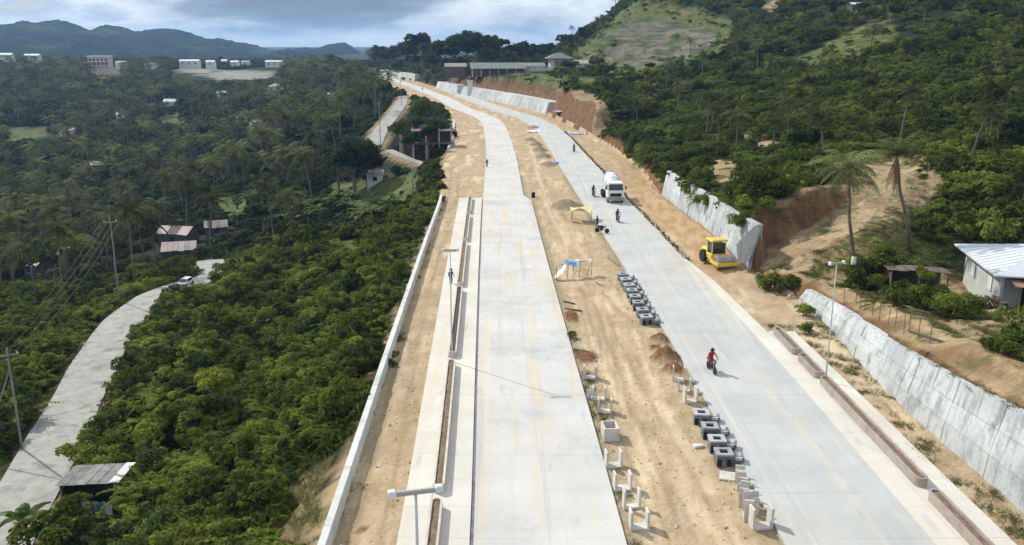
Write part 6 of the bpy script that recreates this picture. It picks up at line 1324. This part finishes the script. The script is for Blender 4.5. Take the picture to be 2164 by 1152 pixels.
# grass tufts on verges and bare patches
def tufts():
    x, y = candidates(60000, 24, 130, -.8, .8); z = zfun(x, y); dz, gz, rz, fz = zones(x, y, z); yy = y
    ins = (x > XL(yy)-.3) & (x < XR(yy)+.2)
    ok = (~ins & ((gz > .3) | (wob(x, y, 3) > .15)) & (pdist(x, y, SIDE)[0] > 2.7)) | (ins & (((x > OUT2c(y)+.2) & (y < 72) & (wob(x, y, 2.5) > .05)) | ((x > R1(y)+.1) & (x < R1(y)+.9) & (y < 70) & (wob(x*.5, y, 4) > .1)) | ((x < XL(y)+.8) & (wob(x, y, 5) > .3))))
    ok &= (pdist(x, y, RAMP)[0] > 2.6) & (pdist(x, y, UPTH)[0] > 1.2)
    ok &= ~(ins & (x < OUT2c(y)+.1) & (x > R2(y)-.2) & (y < 70)) & ~(ins & (x > L1(y)-3.8) & (x < R1(y)+.05)) & ~(ins & (x > L2(y)-.1) & (x < R2(y)+.1))
    x, y, z = x[ok], y[ok], z[ok]; k = len(x); s = .3+.5*rng.random(k); print('tufts', k)
    scatter('grass_tufts', 'rough grass tufts on the verges and banks', TUFT, np.stack([x, y, z-.03], 1), np.stack([np.zeros(k), np.zeros(k), rng.random(k)*6.28], 1), np.stack([s*1.2, s*1.2, s*.8], 1), rng.integers(0, 3, k), 'grass')
tufts()
def thin(x, y, dmin):
    cells = {}; out = []
    for i in range(len(x)):
        d = dmin(y[i]) if callable(dmin) else dmin; k = (int(x[i]//d), int(y[i]//d)); ok = True
        for a in (-1, 0, 1):
            for b in (-1, 0, 1):
                for j in cells.get((k[0]+a, k[1]+b), ()):
                    if (x[j]-x[i])**2+(y[j]-y[i])**2 < d*d: ok = False; break
                if not ok: break
            if not ok: break
        if ok: cells.setdefault(k, []).append(i); out.append(i)
    return np.array(out)
def groves():
    # left valley palms: the 300 that show largest stand as single trees, the rest as one far grove
    x, y = candidates(6500, 125, 900, -.66, -.06); ok, z = keep(x, y, 7, 5, .0); ok &= leftf(x, y, z) & (x < -38-.0*y) | (ok & leftf(x, y, z) & (y > 170) & (x < -60))
    dens = np.clip(.75+.6*wob(x, y, 90), 0, 1); ok &= (rng.random(len(x)) < dens) & low(x, y, z, 12)
    x, y, z = x[ok], y[ok], z[ok]; i = thin(x, y, 6.6); x, y, z = x[i], y[i], z[i]; o = np.argsort(y); x, y, z = x[o], y[o], z[o]
    print('valley palms', len(x)); n = 240
    for k in range(min(n, len(x))):
        px, py = proj(x[k], y[k], z[k]+9); q = px/F
        wh, w2 = ('at the left edge of the valley, left of the tall utility pole', 'left edge') if px < 160 else ('above the tall utility pole', 'above the utility pole') if px < 300 else ('behind the pinkish roofed houses past the village road', 'behind the houses') if px < 440 else ('left of the large round tree', 'middle') if px < 600 else ('beside the large round dark tree', 'beside the round tree')
        nr, n2 = ('near coconut palm ', 'nearer') if py > 385 else ('mid-distance coconut palm ', 'middle') if py > 325 else ('farther coconut palm ', 'farther')
        lb, g = nr+wh, n2+' palms, '+w2
        palm(x[k], y[k], z[k], random.uniform(8, 14), lb, g, 1.2, far=y[k] > 260)
    x, y, z = x[n:], y[n:], z[n:]; k = len(x); pm = []
    for v in range(3):
        tm, top = PT[v]; m = bpy.data.meshes.new('far_palm'); 
        import bmesh
        bm = bmesh.new(); bm.from_mesh(tm); nf = len(bm.faces); tmp = PCF[v].copy(); tmp.transform(Matrix.Translation(top)); bm.from_mesh(tmp); bm.faces.ensure_lookup_table()
        for fi, f in enumerate(bm.faces): f.material_index = 1 if fi < nf else 0
        bm.to_mesh(m); bm.free(); m.materials.append(M['palm']); m.materials.append(M['bark']); pm.append(m)
    s = rng.uniform(.85, 1.25, k); scatter('distant_palm_grove', 'mass of coconut palms in the far part of the left valley', pm, np.stack([x, y, z], 1), np.stack([rng.uniform(-.08, .08, k), rng.uniform(-.08, .08, k), rng.random(k)*6.28], 1), np.stack([s*1.3, s*1.3, s*1.05], 1), rng.integers(0, 3, k), 'palm grove')
    # broadleaf trees dotted through the valley and on the plateau
    x, y = candidates(900, 150, 1000, -.64, -.05); ok, z = keep(x, y, 8, 6, .0); ok &= leftf(x, y, z) & low(x, y, z, 11); x, y, z = x[ok], y[ok], z[ok]; i = thin(x, y, 14); i = i[:105]; x, y, z = x[i], y[i], z[i]; print('valley trees', len(x))
    for k in range(len(x)):
        h = random.uniform(8, 13) if y[k] > 300 else random.uniform(6, 9)
        f = y[k] > 480
        tree('broadleaf_tree', x[k], y[k], z[k], h, random.uniform(3.0, 5.5), random.choice(TCF) if y[k] > 280 else random.choice(TC), random.choice(TT), 'dark broad tree on the plateau below the blue mountains' if f else 'dark broad tree rising among the palms of the left valley', 'tree', 'broad trees on the far plateau' if f else 'broad trees among the valley palms', .6)
    # hillside trees and palms
    x, y = candidates(1500, 95, 520, .06, .66); ok, z = keep(x, y, 5, 7, .02); ok &= rightf(x, y, z); ok &= (zones(x, y, z)[2] < .5)
    x, y, z = x[ok], y[ok], z[ok]; i = thin(x, y, 11); i = i[:165]; x, y, z = x[i], y[i], z[i]; print('hill trees', len(x))
    for k in range(len(x)):
        up = z[k] > 17; hp = proj(x[k], y[k], z[k])[0]
        sd, s2 = ('near its bare terraces', 'left') if hp < 1500 else ('above the yellow roller and the wall', 'middle') if hp < 1720 else ('above the two tall roadside palms', 'right') if hp < 1950 else ('towards the right edge, above the white roofed house', 'far right')
        hl = (('leafy tree high on the green hill ' if up else 'leafy tree low on the green hill ')+sd, ('upper' if up else 'lower')+' hill trees, '+s2)
        if random.random() < .38: palm(x[k], y[k], z[k], random.uniform(5, 9), 'coconut palm on the upper green hillside' if up else 'coconut palm scattered on the lower green hillside', 'palms on the upper hillside' if up else 'palms on the lower hillside', .8, far=y[k] > 250)
        else:
            h = random.uniform(4, 8); tree('broadleaf_tree', x[k], y[k], z[k], h, random.uniform(2.0, 4.2), random.choice(TC+TCB), random.choice(TT), hl[0], 'tree', hl[1], .6)
    # small trees breaking up the near slope
    x, y = candidates(260, 34, 125, -.6, -.12); ok, z = keep(x, y, 3.5, 3, .0); ok &= leftf(x, y, z) & (pdist(x, y, SIDE)[0] > 6.5); x, y, z = x[ok], y[ok], z[ok]; i = thin(x, y, 5.0)[:60]
    for k in i: tree('small_tree', x[k], y[k], z[k], random.uniform(1.8, 3.2), random.uniform(1.1, 2.0), random.choice(TCB), random.choice(TT), 'small leafy tree rising from the thick slope left of the parapet', 'tree', 'small trees on the slope left of the parapet', .6)
groves()

# ------------------------------------------------------------------ mountains
def mountains():
    m = bpy.data.materials.new('mountain_forest'); m.use_nodes = True; nt = m.node_tree; b = nt.nodes['Principled BSDF']; b.inputs['Roughness'].default_value = 1; b.inputs['Specular IOR Level'].default_value = 0
    c = mixn(nt, (.012, .020, .016), (.034, .044, .026), noise(nt, .012, 9, lo=.35, hi=.65)); c = mixn(nt, c, (.075, .085, .045), noise(nt, .006, 7, lo=.58, hi=.70)); nt.links.new(c, b.inputs['Base Color']); nt.links.new(bumpn(nt, .05, 14, 6), b.inputs['Normal'])
    def ridge(name, prof, Y, depth, label):
        px = np.array([p[0] for p in prof], float); py = np.array([p[1] for p in prof], float)
        n = 420; q = np.linspace(px[0], px[-1], n); h = np.interp(q, px, py); kk = np.ones(5)/5; h = np.convolve(np.pad(h, 2, 'edge'), kk, 'valid')-2+3*np.abs(np.sin(q*.021+1)*np.sin(q*.047))
        rows = 26; X = np.zeros((rows*2, n)); Yg = X.copy(); Z = X.copy()
        for i in range(rows*2):
            t = i/(rows*2-1)*2-1; yy_ = Y+t*(depth if t < 0 else 160); top = np.array([D(a, b_, Y)[2] for a, b_ in zip(q, h)]); X[i] = [D(a, b_, Y)[0] for a, b_ in zip(q, h)]; Yg[i] = yy_
            prf = (1-abs(t)**.8); X[i] *= 1
            sp_ = wob(X[i], np.full(n, yy_*1.0), 150)*.25+wob(X[i]+99, np.full(n, yy_), 90)*.09
            Z[i] = -20+(top+20)*np.clip(prf*(1+sp_*(1-prf)*3.0), 0, 1.02)
        Z[rows] += 0; tre = np.abs(rng.standard_normal(Z.shape))*2.2*(rng.random(Z.shape) < .4)
        Z += tre
        me = gridmesh(name, X, Yg, Z, m); setp(link(name, me), kind='structure')
    ridge('mountain_ridge', [(-500, 80), (-200, 60), (0, 52), (60, 47), (125, 42), (165, 50), (197, 68), (240, 52), (290, 66), (330, 60), (375, 61), (430, 78), (480, 84), (530, 94), (580, 110), (640, 124), (720, 140), (800, 160)], 2300, 1250, '')
    ridge('far_mountain', [(520, 140), (580, 116), (610, 108), (640, 100), (665, 105), (690, 106), (712, 95), (728, 91), (745, 100), (770, 122), (800, 150), (900, 160), (1100, 150)], 2700, 1500, '')
mountains()
# ------------------------------------------------------------------ haze
hz = bpy.data.materials.new('haze'); hz.use_nodes = True; hz.node_tree.nodes.clear(); pv = hz.node_tree.nodes.new('ShaderNodeVolumePrincipled'); pv.inputs['Color'].default_value = (.36, .62, 1.0, 1); pv.inputs['Density'].default_value = .00013; pv.inputs['Anisotropy'].default_value = .2
ho = hz.node_tree.nodes.new('ShaderNodeOutputMaterial'); hz.node_tree.links.new(pv.outputs[0], ho.inputs['Volume'])
M['haze'] = hz
zt = 122; m = MB().box(-6200, 6200, -900, 7000, -62, zt, 'haze'); setp(link('haze', m.mesh('haze')), 'thin bluish haze over the valley and mountains', None, None, 'stuff')
